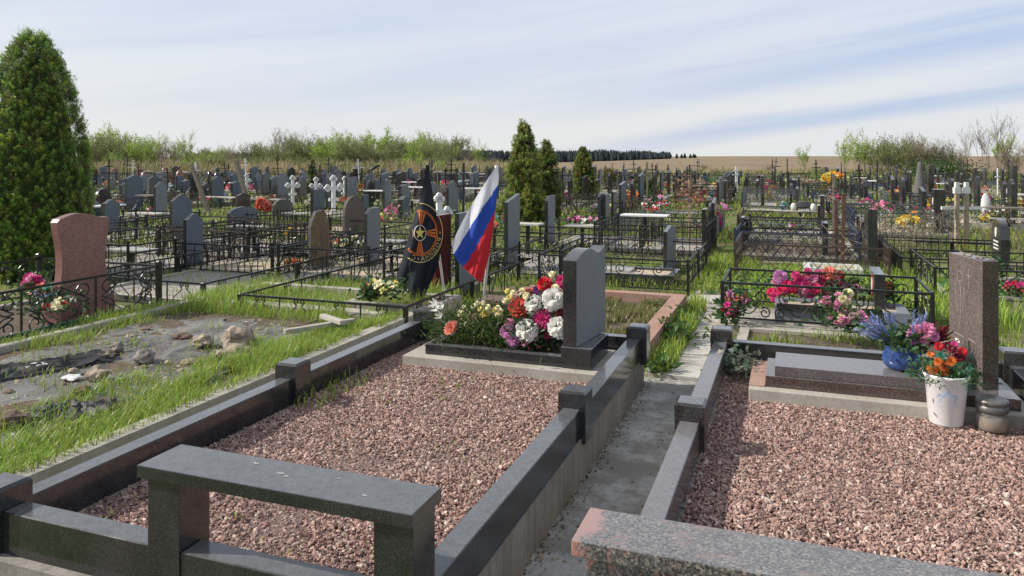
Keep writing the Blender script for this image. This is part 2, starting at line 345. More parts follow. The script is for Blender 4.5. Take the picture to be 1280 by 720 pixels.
def green(n, base=(0.26, 0.40, 0.06), var=0.3, dry=0.1):
    c = np.array(base)[None, :] * rng.uniform(1 - var, 1 + var, (n, 1)) ** 1.3 * np.array([1, 1, 1])[None, :]
    c[:, 0] *= rng.uniform(0.8, 1.45, n)
    k = rng.random(n) < dry; c[k] = np.array([0.34, 0.28, 0.15]) * rng.uniform(0.6, 1.1, (k.sum(), 1)); return c
# ---------------------------------------------------------------- camera, light, sky
cd = bpy.data.cameras.new('camera'); co = bpy.data.objects.new('camera', cd); COL.objects.link(co)
co.location = (0, 0, H0); co.rotation_euler = (RAD(90), 0, RAD(20.2)); cd.sensor_width = 36; cd.lens = 952 / 1280 * 36; cd.shift_y = -165 / 1280; cd.clip_end = 6000; cd.clip_start = 0.05
scene.camera = co
SUN_AZ = (-0.945, -0.285); SUN_EL = RAD(37)
sd = bpy.data.lights.new('sun', 'SUN'); so = bpy.data.objects.new('sun', sd); COL.objects.link(so); sd.energy = 5.0; sd.angle = RAD(0.6); sd.color = (1.0, 0.93, 0.83)
sv = Vector((SUN_AZ[0] * math.cos(SUN_EL) / math.hypot(*SUN_AZ), SUN_AZ[1] * math.cos(SUN_EL) / math.hypot(*SUN_AZ), math.sin(SUN_EL)))
so.rotation_euler = sv.to_track_quat('Z', 'Y').to_euler(); so.location = (-5, -5, 12)
w = bpy.data.worlds.new('World'); scene.world = w; w.use_nodes = True; nt = w.node_tree; nt.nodes.clear()
wo = N(nt, 'ShaderNodeOutputWorld'); sky = N(nt, 'ShaderNodeTexSky', sky_type='NISHITA', sun_disc=False, sun_elevation=SUN_EL, sun_rotation=math.atan2(sv.x, sv.y), dust_density=2.0)
b1 = N(nt, 'ShaderNodeBackground'); b1.inputs[1].default_value = 0.085; nt.links.new(sky.outputs[0], b1.inputs[0])
tc = N(nt, 'ShaderNodeTexCoord'); mp = N(nt, 'ShaderNodeMapping', vector_type='POINT'); mp.inputs['Rotation'].default_value = (0, 0, RAD(-20.2)); nt.links.new(tc.outputs['Generated'], mp.inputs[0])
mp2 = N(nt, 'ShaderNodeMapping'); mp2.inputs['Rotation'].default_value = (0, RAD(8), 0); nt.links.new(mp.outputs[0], mp2.inputs[0])
mp3 = N(nt, 'ShaderNodeMapping'); mp3.inputs['Scale'].default_value = (1.3, 1.0, 17); mp3.inputs['Location'].default_value = (0.35, 0.2, 0.6); nt.links.new(mp2.outputs[0], mp3.inputs[0])
n1 = noise(nt, mp3.outputs[0], 1.0, 7, 0.55)
sx = N(nt, 'ShaderNodeSeparateXYZ'); nt.links.new(mp.outputs[0], sx.inputs[0])
sx2 = N(nt, 'ShaderNodeSeparateXYZ'); nt.links.new(mp2.outputs[0], sx2.inputs[0])
def wmr(s_, a, b_, c_, d_):
    r = N(nt, 'ShaderNodeMapRange', interpolation_type='SMOOTHSTEP'); r.inputs[1].default_value = a; r.inputs[2].default_value = b_; r.inputs[3].default_value = c_; r.inputs[4].default_value = d_; nt.links.new(s_, r.inputs[0]); return r.outputs[0]
def wm(op, a, b_):
    r = N(nt, 'ShaderNodeMath', operation=op)
    for i, q in enumerate((a, b_)):
        if isinstance(q, (int, float)): r.inputs[i].default_value = q
        else: nt.links.new(q, r.inputs[i])
    return r.outputs[0]
clearx = wmr(sx.outputs[0], -0.12, 0.38, 0.0, 1.0)
# clear bands (blue) between cirrus layers, tilted up to the side
zt = sx2.outputs[2]
tilt = wm('ADD', zt, wm('MULTIPLY', n1, 0.05))
band1 = wm('MULTIPLY', wmr(tilt, 0.050, 0.085, 0, 1), wmr(tilt, 0.085, 0.125, 1, 0)); band2 = wm('MULTIPLY', wmr(tilt, 0.000, 0.022, 0, 1), wmr(tilt, 0.022, 0.045, 1, 0))
bands = wm('MULTIPLY', wm('MAXIMUM', band1, band2), clearx)
thin = wmr(n1, 0.34, 0.64, 0.27, 0.0)
clear = wm('MINIMUM', wm('ADD', wm('MULTIPLY', bands, wmr(n1, 0.3, 0.6, 1.0, 0.45)), wm('MULTIPLY', thin, wmr(sx.outputs[2], 0.0, 0.12, 0.2, 1.0))), 1.0)
hz = wmr(sx.outputs[2], 0.0, 0.20, 0.0, 1.0)
cl = mixc(nt, hz, (0.82, 0.83, 0.83), (0.74, 0.795, 0.885))
cl = mixc(nt, clear, cl, (0.30, 0.46, 0.80))
dk = wmr(sx.outputs[2], 0.15, 0.6, 1.06, 0.8)
b2 = N(nt, 'ShaderNodeBackground'); nt.links.new(cl, b2.inputs[0]); nt.links.new(dk, b2.inputs[1])
ms = N(nt, 'ShaderNodeMixShader'); ms.inputs[0].default_value = 0.9
nt.links.new(b1.outputs[0], ms.inputs[1]); nt.links.new(b2.outputs[0], ms.inputs[2]); nt.links.new(ms.outputs[0], wo.inputs[0])
scene.view_settings.view_transform = 'Standard'; scene.view_settings.look = 'None'; scene.view_settings.exposure = 0
scene.render.engine = 'CYCLES'
try:
    scene.cycles.use_denoising = True; scene.cycles.denoiser = 'OPENIMAGEDENOISE'; scene.cycles.max_bounces = 6; scene.cycles.transparent_max_bounces = 8; scene.cycles.sample_clamp_indirect = 4
except Exception: pass
# ---------------------------------------------------------------- ground sheet
radii = [0, 1, 2, 3, 4, 5, 6, 8, 10, 13, 17, 22, 28, 36, 46, 58, 74, 95, 120, 160, 220, 300, 420, 600, 850, 1100, 2000, 5500]; na = 144; V = []; F = []
for r in radii:
    for k in range(na):
        a = 2 * PI * k / na; x, y = r * math.cos(a), r * math.sin(a); px, d = cam(x, y); z = -0.012
        if r > 95 and d > 0:
            low = -7.2 * max(0.0, min(1.0, (900 - px) / 200.0)); s_ = min(1.0, (r - 95) / 950.0); z += low * s_ * s_ * (3 - 2 * s_)
            if px > 780: z += 0.5 * min(1, (r - 95) / 300) * min(1, (px - 780) / 150)
        V.append((x, y, z))
for i in range(len(radii) - 1):
    for k in range(na): F.append((i * na + k, i * na + (k + 1) % na, (i + 1) * na + (k + 1) % na, (i + 1) * na + k))
me = bpy.data.meshes.new('ground'); me.from_pydata(V, [], F[na:] ); me.materials.append(MATS['ground'])
go = obj('ground', me); tag(go, kind='structure')
MB().add([(x * 1.02, y * 1.02, -0.012) for x, y in [(math.cos(2 * PI * k / 48), math.sin(2 * PI * k / 48)) for k in range(48)]], [tuple(range(48))]).build('ground_patch', 'ground')['kind'] = 'structure'
# ---------------------------------------------------------------- the path between the plots
def slabbed(name, rects, mat, z0, z1):
    b_ = MB()
    for x0, y0, x1, y1 in rects: b_.box(x0, y0, z0, x1, y1, z1)
    o = b_.build(name, mat); o['kind'] = 'structure'; return o
slabbed('path', [(-1.13, -1.0, -0.53, 6.14)], 'concrete_path', -0.1, 0.0)
slabbed('path_step', [(-1.12, 6.143, -0.55, 6.30)], 'concrete_far', -0.1, 0.03)
rs = []; y = 6.31
while y < 10.2:
    L = random.uniform(0.55, 0.8); sh = random.uniform(-0.03, 0.03) - 0.055 * (y - 6.3)
    rs.append((-1.02 + sh, y, -0.60 + sh, y + L - 0.03)); y += L
slabbed('path_slabs', rs, 'concrete_far', -0.05, 0.012)
# ---------------------------------------------------------------- the two large granite plots
def post(x, y, z1, mat, root, w=0.155, z0=0.2):
    return MB().box(x - w / 2, y - w / 2, z0, x + w / 2, y + w / 2, z1, c=0.013).build('post', mat, root)
def beam(x0, y0, x1, y1, mat, root, z0=0.23, z1=0.39):
    return MB().box(x0, y0, z0, x1, y1, z1, c=0.004).build('beam', mat, root)
L1 = empty('plot_surround', (-2.05, 4.0, 0), 0, 'polished black granite surround with square corner posts on a concrete footing, flags behind it', 'grave surround')
f = MB()
for r_ in [(-3.045, 2.06, -2.90, 5.93), (-1.215, 2.06, -1.085, 5.93), (-2.898, 2.06, -1.217, 2.24), (-2.898, 5.75, -1.217, 5.93)]: f.box(r_[0], r_[1], -0.1, r_[2], r_[3], 0.228)
f.build('footing', 'concrete_streaked', L1)
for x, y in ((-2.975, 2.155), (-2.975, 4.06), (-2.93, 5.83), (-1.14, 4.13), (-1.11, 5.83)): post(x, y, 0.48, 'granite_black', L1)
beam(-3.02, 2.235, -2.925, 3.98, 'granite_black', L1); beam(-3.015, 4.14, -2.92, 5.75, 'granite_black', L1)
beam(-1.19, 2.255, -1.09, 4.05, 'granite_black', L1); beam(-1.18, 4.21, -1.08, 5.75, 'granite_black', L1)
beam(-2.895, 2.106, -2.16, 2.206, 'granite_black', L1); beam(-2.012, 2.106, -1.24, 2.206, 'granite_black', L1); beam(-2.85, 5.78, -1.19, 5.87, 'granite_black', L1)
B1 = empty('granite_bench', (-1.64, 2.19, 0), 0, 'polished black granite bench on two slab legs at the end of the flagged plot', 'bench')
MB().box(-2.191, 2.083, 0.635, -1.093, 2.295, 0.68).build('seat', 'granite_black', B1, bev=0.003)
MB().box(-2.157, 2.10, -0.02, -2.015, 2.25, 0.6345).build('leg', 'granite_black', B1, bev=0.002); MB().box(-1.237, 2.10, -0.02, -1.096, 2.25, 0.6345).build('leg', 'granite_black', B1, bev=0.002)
R1 = empty('plot_surround', (0.4, 4.0, 0), 0, 'grey brown granite surround whose corner posts are low, around the plot with the brown stone', 'grave surround')
f = MB()
for r_ in [(-0.60, 2.2, -0.44, 5.95), (1.34, 2.2, 1.48, 5.95), (-0.438, 5.77, 1.338, 5.95), (-0.438, 2.2, 1.338, 2.34)]: f.box(r_[0], r_[1], -0.1, r_[2], r_[3], 0.228)
f.build('footing', 'concrete_streaked', R1)
for x, y in ((-0.505, 4.14), (-0.50, 5.97), (1.40, 5.97), (1.40, 4.2)): post(x, y, 0.48, 'granite_dark', R1)
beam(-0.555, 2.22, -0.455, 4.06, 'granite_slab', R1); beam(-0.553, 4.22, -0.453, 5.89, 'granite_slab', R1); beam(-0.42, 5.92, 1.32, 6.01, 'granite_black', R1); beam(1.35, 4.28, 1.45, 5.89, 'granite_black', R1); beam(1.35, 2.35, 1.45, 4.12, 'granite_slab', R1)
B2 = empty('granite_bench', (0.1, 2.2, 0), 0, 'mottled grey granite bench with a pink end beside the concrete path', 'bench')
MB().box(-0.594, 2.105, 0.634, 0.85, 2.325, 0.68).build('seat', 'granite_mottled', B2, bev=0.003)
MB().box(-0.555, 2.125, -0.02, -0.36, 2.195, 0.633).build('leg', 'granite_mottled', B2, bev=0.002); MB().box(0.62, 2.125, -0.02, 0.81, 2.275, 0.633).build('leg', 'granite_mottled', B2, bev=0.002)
# ---------------------------------------------------------------- gravel (individual broken stones, far too many to count)
def ico():
    t = (1 + 5 ** .5) / 2
    v_ = np.array([(-1, t, 0), (1, t, 0), (-1, -t, 0), (1, -t, 0), (0, -1, t), (0, 1, t), (0, -1, -t), (0, 1, -t), (t, 0, -1), (t, 0, 1), (-t, 0, -1), (-t, 0, 1)], float)
    f_ = np.array([(0, 11, 5), (0, 5, 1), (0, 1, 7), (0, 7, 10), (0, 10, 11), (1, 5, 9), (5, 11, 4), (11, 10, 2), (10, 7, 6), (7, 1, 8), (3, 9, 4), (3, 4, 2), (3, 2, 6), (3, 6, 8), (3, 8, 9), (4, 9, 5), (2, 4, 11), (6, 2, 10), (8, 6, 7), (9, 8, 1)])
    return unit(v_), f_
IV, IF = ico()
def gravel(name, rects, z, n_per, size, cols, kind='stuff', holes=()):
    pts = []
    for x0, y0, x1, y1 in rects:
        n = int((x1 - x0) * (y1 - y0) * n_per); pts.append(np.stack([rng.uniform(x0, x1, n), rng.uniform(y0, y1, n)], 1))
    p = np.concatenate(pts)
    for x0, y0, x1, y1 in holes: p = p[~((p[:, 0] > x0) & (p[:, 0] < x1) & (p[:, 1] > y0) & (p[:, 1] < y1))]
    n = len(p)
    und = np.array([mnoise.noise(Vector((a * 2.2, b * 2.2, 0))) for a, b in p]) * 0.015
    sz = size * rng.lognormal(0, 0.28, n); A = rng.normal(size=(n, 3, 3)); Q, _ = np.linalg.qr(A)
    st = np.stack([rng.uniform(0.85, 1.5, n), rng.uniform(0.55, 0.95, n), rng.uniform(0.28, 0.6, n)], 1)
    Vb = IV[None] * (1 + rng.uniform(-0.28, 0.28, (n, 12, 1))); Vb = Vb * st[:, None, :] * sz[:, None, None] * 0.5
    V_ = np.einsum('nij,nkj->nki', Q, Vb)
    V_[:, :, 0] += p[:, 0:1]; V_[:, :, 1] += p[:, 1:2]; V_[:, :, 2] = V_[:, :, 2] * 0.85 + (z + und + rng.uniform(-0.004, 0.006, n))[:, None]
    F_ = (IF[None] + (np.arange(n) * 12)[:, None, None]).reshape(-1, 3)
    cw = np.array([c[3] for c in cols]); ci = rng.choice(len(cols), n, p=cw / cw.sum()); C = np.array([c[:3] for c in cols])[ci] * rng.uniform(0.75, 1.25, (n, 1)) * (1 + 9 * und[:, None])
    o = obj(name, npmesh(name, V_.reshape(-1, 3), F_, ['gravel_stone'], np.repeat(C, 12, axis=0))); tag(o, kind=kind); return o
GC = [(0.39, 0.25, 0.208, 5), (0.31, 0.192, 0.16, 4), (0.48, 0.335, 0.28, 3), (0.58, 0.47, 0.40, 1.2), (0.21, 0.13, 0.115, 2.5), (0.68, 0.62, 0.56, 0.06)]
tag(gravel('gravel', [(-2.915, 2.25, -1.20, 5.12), (-2.92, 5.1, -2.73, 5.74), (-1.235, 5.1, -1.19, 5.74)], 0.226, 9600, 0.0168, GC), 'pinkish crushed stone gravel filling the black kerbed plot')
tag(gravel('gravel', [(-0.448, 2.36, 1.33, 5.10), (-0.448, 5.1, -0.27, 5.9)], 0.226, 9600, 0.0168, GC), 'pinkish crushed stone gravel filling the plot around the brown stone')
MB().box(-2.918, 2.245, 0.0, -1.20, 5.745, 0.222).build('gravel_bed', 'pink_chips')['kind'] = 'structure'; MB().box(-0.438, 2.345, 0.0, 1.335, 5.765, 0.222).build('gravel_bed', 'pink_chips')['kind'] = 'structure'
# ---------------------------------------------------------------- gravestones
def profile(shape, w_, h_, sd=0):
    pts = []; n = 20
    def top(u):
        if shape == 'wave': return 1 - 0.075 * (0.5 - 0.5 * math.cos(u * 2 * PI)) * 0 - (0.095 * (1 - math.sin(min(1, u / 0.42) * PI / 2)) if u < 0.42 else (0.075 * (0.5 - 0.5 * math.cos((u - 0.42) / 0.36 * PI)) if u < 0.78 else 0.075 - 0.055 * ((u - 0.78) / 0.22) ** 1.3))
        if shape == 'hump': return 1 - 0.13 * (0.5 - 0.5 * math.cos(PI * min(1, abs(u - 0.5) / 0.5)))
        if shape == 'arch': return 1 - 0.22 * (1 - math.sqrt(max(0, 1 - (2 * u - 1) ** 2)))
        if shape == 'round': return 1 - 0.42 * (1 - math.sqrt(max(0, 1 - (2 * u - 1) ** 2)))
        if shape == 'ogee': return 1 - 0.11 * (0.5 - 0.5 * math.cos(2 * PI * min(0.5, abs(u - 0.5) * 1.15)))
        if shape == 'slant': return 1 - 0.10 * (1 - u)
        if shape == 'slantback': return 1 - 0.10 * u
        if shape == 'gable': return 1 - 0.10 * abs(2 * u - 1)
        if shape == 'chamfer': return 1 - 0.10 * max(0, 1 - u / 0.3)
        if shape == 'point': return 1 - 0.24 * abs(2 * u - 1) ** 1.4
        if shape == 'rough': return 1 - 0.30 * abs(2 * u - 1) ** 3 + 0.05 * mnoise.noise(Vector((u * 6, sd * 3.1, 0)))
        return 1.0
    if shape in ('flat',): us = [0, 1]
    elif shape in ('slant', 'slantback'): us = [0, 1]
    elif shape == 'gable': us = [0, 0.5, 1]
    else: us = [i / n for i in range(n + 1)]
    tops = [(u * w_, top(u) * h_) for u in us]
    if shape == 'redwaist':
        def s_(t): return 0.055 * math.sin(PI * t)
        left = [(-0.05 + 0.0 + 0.115 * math.sin(PI * (0.12 + 0.88 * t)) ** 1.5 * 0.6, h_ * t) for t in [i / 10 * 0.93 for i in range(11)]]
        tops = []
        for i in range(n + 1):
            u = i / n; k = 1 - 0.07 * (0.5 - 0.5 * math.cos(2 * PI * min(0.5, abs(u - 0.40) * 0.95))) - (0.03 if u < 0.02 else 0); tops.append((-0.04 + u * (w_ + 0.06), k * h_))
        right = [(w_ - (0.115 * math.sin(PI * (0.12 + 0.88 * t)) ** 1.5 * 0.6) + 0.05, h_ * t) for t in [0.93 * (1 - i / 10) for i in range(11)]]
        return left[:-1] + tops + right[1:]
    if shape == 'rough':
        L_ = [(0.03 * w_ * mnoise.noise(Vector((i * 0.7, sd, 3))) - 0.0, h_ * 0.7 * i / 6) for i in range(6)]; R_ = [(w_ + 0.04 * w_ * mnoise.noise(Vector((i * 0.7, sd, 9))), h_ * 0.7 * (5 - i) / 6) for i in range(6)]
        return L_ + tops + R_
    return [(0, 0)] + tops + [(w_, 0)]
STY = {'black': ('granite_black', 'granite_sawn'), 'blue': ('granite_black', 'granite_sawn_blue'), 'green': ('granite_green', 'granite_sawn'), 'red': ('granite_red', 'granite_red'), 'brown': ('granite_brown', 'granite_brown'),
       'red_reflect': ('granite_red_reflect', 'granite_red_reflect'), 'warm': ('granite_dark', 'granite_sawn_warm'), 'polished': ('granite_black', 'granite_black'), 'rough': ('stone_rough', 'stone_brown'), 'speckled': ('stone_speckled', 'stone_speckled'),
       'concrete': ('concrete_far', 'concrete_far'), 'marble': ('marble_white', 'marble_white'), 'greyrough': ('stone_rough', 'stone_rough')}
SCACHE = {}
OCC = []
def stele_mesh(shape, w_, h_, t_, sty, sd=0):
    key = (shape, round(w_, 2), round(h_, 2), round(t_, 2), sty, sd)
    if key not in SCACHE:
        b_ = MB().prism(profile(shape, w_, h_, sd), -t_, 0, lambda j, n: 1 if j == 1 else 0)
        if shape not in ('flat', 'slant', 'slantback', 'gable', 'rough'):
            pass
        SCACHE[key] = b_.mesh('stele', STY[sty])
    return SCACHE[key]
def gravestone(x, y, z, w_, h_, t_, shape, sty, label, group=None, rot=0.0, ped=0.12, near=False, sd=0, pedsty=None):
    """x,y: the near back edge; the slab runs to +Y and its front faces -X"""
    root = empty('gravestone', (x, y, z), rot, label, 'gravestone', group)
    if ped > 0:
        k = ('ped', round(w_, 2), round(t_, 2), round(ped, 2), sty)
        if k not in SCACHE: SCACHE[k] = MB().box(-t_ - 0.07, -0.045, -0.05, 0.055, w_ + 0.045, ped).mesh('pedestal', [pedsty or STY[sty][0]])
        o = obj('pedestal', SCACHE[k], root)
        if near: bevel(o, 0.004)
    s_ = obj('stele', stele_mesh(shape, w_, h_ - max(ped, 0), t_, sty, sd), root); s_.location = (0, 0, ped + 0.001)
    if near: bevel(s_, 0.004, 2)
    OCC.append((x - t_ / 2, y + w_ / 2, 0.75)); return root
def SP(p0, p1, p2, yt, yb, shape, sty, label, z=0.0, side='L', group=None, ped=0.12, rot=0.0, sd=0, near=False):
    """stone from the photo: near face p0..p1 px, far end at p2 px, base line yb px"""
    k = (H0 - z) / (yb - 195.0); ppm = 1 / k
    if side == 'L':
        c_ = P(p1, yb, z); rx, ry = ray(p0); xf = rx / ry * c_.y; t_ = abs(c_.x - xf); rx, ry = ray(p2); w_ = (c_.x / rx * ry - c_.y) if abs(rx) > 1e-3 else 0.5
    else:
        c_ = P(p0, yb, z); rx, ry = ray(p1); t_ = abs(rx / ry * c_.y - c_.x); rx, ry = ray(p2); w_ = (c_.x / rx * ry - c_.y) if abs(rx) > 1e-3 else 0.5
    if not 0.2 < w_ < 1.3: w_ = 0.5 if w_ < 0.2 or w_ > 1.3 else w_
    t_ = min(max(t_, 0.06), 0.22); h_ = (yb - yt) * k
    x = c_.x if side == 'L' else c_.x + t_
    return gravestone(x, c_.y, z, w_, h_, t_, shape, sty, label, group, rot, ped, near, sd)
# main stone of the flagged plot
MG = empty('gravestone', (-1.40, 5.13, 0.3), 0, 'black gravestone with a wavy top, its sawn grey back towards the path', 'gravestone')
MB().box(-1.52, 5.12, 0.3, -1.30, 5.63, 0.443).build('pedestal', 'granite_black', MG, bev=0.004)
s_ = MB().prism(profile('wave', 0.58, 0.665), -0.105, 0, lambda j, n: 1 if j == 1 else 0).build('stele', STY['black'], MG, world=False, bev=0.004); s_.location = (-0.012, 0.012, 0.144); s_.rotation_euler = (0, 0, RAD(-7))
FB = empty('flower_bed', (-2.0, 5.4, 0.2), 0, 'black granite bed frame full of flowers on a concrete plinth before the wavy stone', 'flower bed')
MB().box(-2.725, 5.04, 0.16, -1.222, 5.735, 0.297).build('plinth', 'concrete', FB, bev=0.006)
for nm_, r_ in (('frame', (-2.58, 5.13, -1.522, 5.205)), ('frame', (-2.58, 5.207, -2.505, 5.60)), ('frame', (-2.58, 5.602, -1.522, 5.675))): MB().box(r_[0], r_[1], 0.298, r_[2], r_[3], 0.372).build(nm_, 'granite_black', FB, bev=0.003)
MB().box(-2.503, 5.208, 0.298, -1.524, 5.60, 0.345).build('bed_soil', 'soil', FB)
# stone of the second plot
PD = empty('grave_slab', (0.4, 5.3, 0.2), 0, 'two step dark brown granite slab on a concrete pad below the upright brown stone', 'grave slab')
MB().box(-0.26, 5.055, 0.16, 1.31, 5.76, 0.304).build('pad', 'concrete', PD, bev=0.006)
MB().box(-0.262, 5.12, 0.3045, -0.165, 5.75, 0.312).build('paver', 'kerb_red', PD)
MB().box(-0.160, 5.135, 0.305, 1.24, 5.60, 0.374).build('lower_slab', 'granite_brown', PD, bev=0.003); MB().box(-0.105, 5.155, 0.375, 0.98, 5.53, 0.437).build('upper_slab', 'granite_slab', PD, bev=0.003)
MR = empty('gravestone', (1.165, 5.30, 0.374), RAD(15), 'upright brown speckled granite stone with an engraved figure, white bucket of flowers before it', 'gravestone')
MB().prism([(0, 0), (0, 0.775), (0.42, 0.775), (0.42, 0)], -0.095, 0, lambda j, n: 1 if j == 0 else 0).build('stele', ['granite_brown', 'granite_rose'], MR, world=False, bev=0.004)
def strokes(name, parent, lines, x, mat, r=0.0025):
    b_ = MB()
    for ln_ in lines: b_.tube([(x, a, c) for a, c in ln_], r, 4)
    return b_.build(name, mat, parent, world=False)
def arc(cx, cz, r, a0, a1, n=14, sq=1.0): return [(cx + r * math.cos(a0 + (a1 - a0) * i / n), cz + sq * r * math.sin(a0 + (a1 - a0) * i / n)) for i in range(n + 1)]
strokes('engraving_print', MR, [arc(0.27, 0.64, 0.035, 0, 2 * PI), [(0.27, 0.605), (0.25, 0.50), (0.26, 0.40), (0.28, 0.30)], [(0.22, 0.58), (0.21, 0.50), (0.24, 0.42)], [(0.32, 0.60), (0.32, 0.52), (0.30, 0.40)],
                          [(0.16, 0.70), (0.16, 0.58)], [(0.13, 0.66), (0.19, 0.66)], [(0.34, 0.27), (0.22, 0.265)], [(0.16, 0.27), (0.07, 0.26)], [(0.36, 0.20), (0.28, 0.195)], [(0.36, 0.14), (0.30, 0.135)], [(0.33, 0.05), (0.26, 0.048)]], -0.0955, 'engrave', 0.003)
b_ = MB()
for (a, c, w_, h_) in ((0.30, 0.225, 0.055, 0.022), (0.34, 0.165, 0.03, 0.016), (0.31, 0.10, 0.05, 0.018)): b_.box(-0.0975, a - w_ / 2, c - h_ / 2, -0.0955, a + w_ / 2, c + h_ / 2)
b_.build('name_plate', 'enamel', MR, world=False)
b_ = MB()
for i in range(22): b_.blob((random.uniform(-0.08, -0.01), random.uniform(0.02, 0.40), 0.779), (0.012, 0.014, 0.008), i, 0.3, 1)
b_.build('pebble_row', 'rock_grey', MR, world=False)
# red stone inside the scrolled fence
RS = gravestone(-7.0, 5.70, 0.12, 0.56, 1.06, 0.10, 'redwaist', 'red', 'red granite gravestone with narrowed waist and wavy top inside the scrolled iron fence', near=True, ped=0.17)
# table of the other stones read from the photograph
T = [
 (229, 233, 254, 268, 338, 'ogee', 'blue', 'small grey blue gravestone with humped top just behind a taller one'),
 (212, 215, 240, 244, 306, 'hump', 'blue', 'tall grey blue gravestone with pink flowers behind its curved top'),
 (112, 114, 127, 252, 292, 'hump', 'blue', 'grey blue gravestone half hidden by the big thuja'),
 (126, 131, 150, 250, 296, 'ogee', 'blue', 'grey blue humped gravestone second from the big thuja'),
 (285, 287, 322, 260, 299, 'arch', 'blue', 'broad low gravestone with a wide arched top behind a white table'),
 (194, 196, 208, 233, 266, 'arch', 'blue', 'slim gravestone below the slanted dark stone'),
 (193, 195, 210, 214, 240, 'slant', 'black', 'dark gravestone with steeply slanted top among the far rows'),
 (226, 228, 243, 225, 244, 'gable', 'blue', 'squat blue grey gravestone near the leaning plank'),
 (294, 296, 313, 242, 268, 'hump', 'brown', 'brown gravestone beside the foot of the second leaning plank'),
 (252, 255, 263, 229, 250, 'arch', 'blue', 'arched blue grey gravestone behind the long table'),
 (263, 264, 280, 228, 250, 'ogee', 'blue', 'twin topped blue gravestone below the dark angel'),
 (336, 339, 351, 220, 252, 'hump', 'black', 'tall dark gravestone at the end of a tight row of four'),
 (343, 346, 356, 232, 252, 'round', 'polished', 'round topped black gravestone like a small dome'),
 (352, 355, 362, 220, 252, 'hump', 'blue', 'grey gravestone between the black dome and the white cross'),
 (340, 343, 366, 250, 276, 'rough', 'greyrough', 'low rough boulder gravestone behind the ring table'),
 (372, 374, 383, 221, 250, 'point', 'warm', 'pointed brownish gravestone right beside a white cross'),
 (388, 392, 406, 237, 280, 'flat', 'blue', 'square dark gravestone with a white carved cross rising behind it'),
 (401, 403, 409, 214, 250, 'point', 'blue', 'slim pointed gravestone between two white crosses'),
 (386, 389, 412, 265, 341, 'rough', 'rough', 'thick rough hewn gravestone with an ochre brown face'),
 (429, 431, 456, 246, 308, 'round', 'speckled', 'speckled brown gravestone with a rounded top'),
 (452, 454, 461, 244, 276, 'flat', 'blue', 'narrow grey gravestone peeping out behind the speckled brown one'),
 (455, 459, 475, 261, 336, 'chamfer', 'black', 'slender grey gravestone on a pedestal beside the black flag'),
 (424, 425, 433, 214, 240, 'arch', 'polished', 'black arched gravestone behind the small white cross'),
 (435, 437, 443, 215, 240, 'arch', 'polished', 'black gravestone with thin slanted top past the small white cross'),
 (455, 457, 466, 218, 252, 'arch', 'blue', 'grey arched gravestone beneath the perched crow'),
 (457, 459, 468, 226, 262, 'round', 'polished', 'black round gravestone in front of the grey arched one'),
 (467, 469, 475, 225, 254, 'flat', 'blue', 'grey flat gravestone next to the black round one'),
 (495, 498, 510, 215, 240, 'chamfer', 'blue', 'blue grey gravestone with cut corner behind the black wreathed one'),
 (498, 500, 509, 231, 250, 'ogee', 'polished', 'low black gravestone with a jagged outline and a wreath'),
 (497, 503, 513, 246, 276, 'hump', 'blue', 'dark sided gravestone standing behind the yellow flowers'),
 (544, 546, 550, 216, 236, 'flat', 'polished', 'thin black gravestone just past the top of the black flag'),
 (575, 577, 583, 216, 236, 'slantback', 'brown', 'brown gravestone with sloping top beside a dark twin'),
 (585, 587, 592, 216, 242, 'slant', 'green', 'dark green gravestone with sloping top'),
 (591, 593, 599, 214, 240, 'slant', 'blue', 'grey gravestone with sloping top third in its row'),
 (543, 545, 564, 270, 376, 'flat', 'red_reflect', 'black gravestone standing between the two flags, the red flag reflection painted into its colour'),
 (571, 574, 594, 267, 372, 'flat', 'green', 'dark green gravestone half covered by the tricolour flag'),
 (630, 635, 650, 244, 342, 'slant', 'green', 'tall narrow grey gravestone just past the tricolour flag'),
 (681, 685, 694, 245, 312, 'chamfer', 'black', 'tall gravestone with bands and a rounded corner beside the junipers'),
 (747, 750, 755, 242, 288, 'chamfer', 'black', 'first of two tight gravestones behind the pink flowered table'),
 (755, 757, 762, 243, 288, 'flat', 'black', 'second of two tight gravestones behind the pink flowered table'),
 (764, 767, 771, 240, 280, 'flat', 'black', 'slim gravestone right behind the tight pair'),
 (829, 834, 845, 285, 343, 'gable', 'black', 'small pointed gravestone at the end of the fenced tablet'),
]
for t_ in T: SP(*t_[:7], t_[7], sd=int(t_[0]), ped=0.10 if t_[4] > 290 else 0.06, near=t_[4] > 300)
# right of the path: near edges and polished fronts
TR = [
 (1085, 1097, 1080, 262, 345, 'slantback', 'black', 'tall black gravestone with a bright sloping top above the portrait stone'),
 (1093, 1107, 1086, 343, 412, 'flat', 'black', 'small upright gravestone with a red oval portrait at the iron fence'),
 (1028, 1035, 1024, 279, 326, 'flat', 'blue', 'square dark gravestone at the end of the rusty fenced plot'),
 (1022, 1030, 1018, 257, 290, 'flat', 'polished', 'thin black gravestone rising beside the long white table'),
 (1168, 1182, 1164, 237, 298, 'flat', 'polished', 'broad black gravestone column behind the bare branches'),
 (1262, 1272, 1256, 227, 276, 'slantback', 'polished', 'black gravestone with white lettering beside the white table'),
 (1251, 1262, 1239, 276, 338, 'round', 'polished', 'black rounded gravestone with a white oval portrait and white plates'),
 (989, 996, 986, 225, 252, 'flat', 'polished', 'black gravestone next to a grey column'),
 (1161, 1168, 1158, 206, 245, 'flat', 'warm', 'tall brownish gravestone beside the conical pillar'),
]
for t_ in TR: SP(*t_[:7], t_[7], side='R', ped=0.06, sd=3, near=t_[4] > 300)
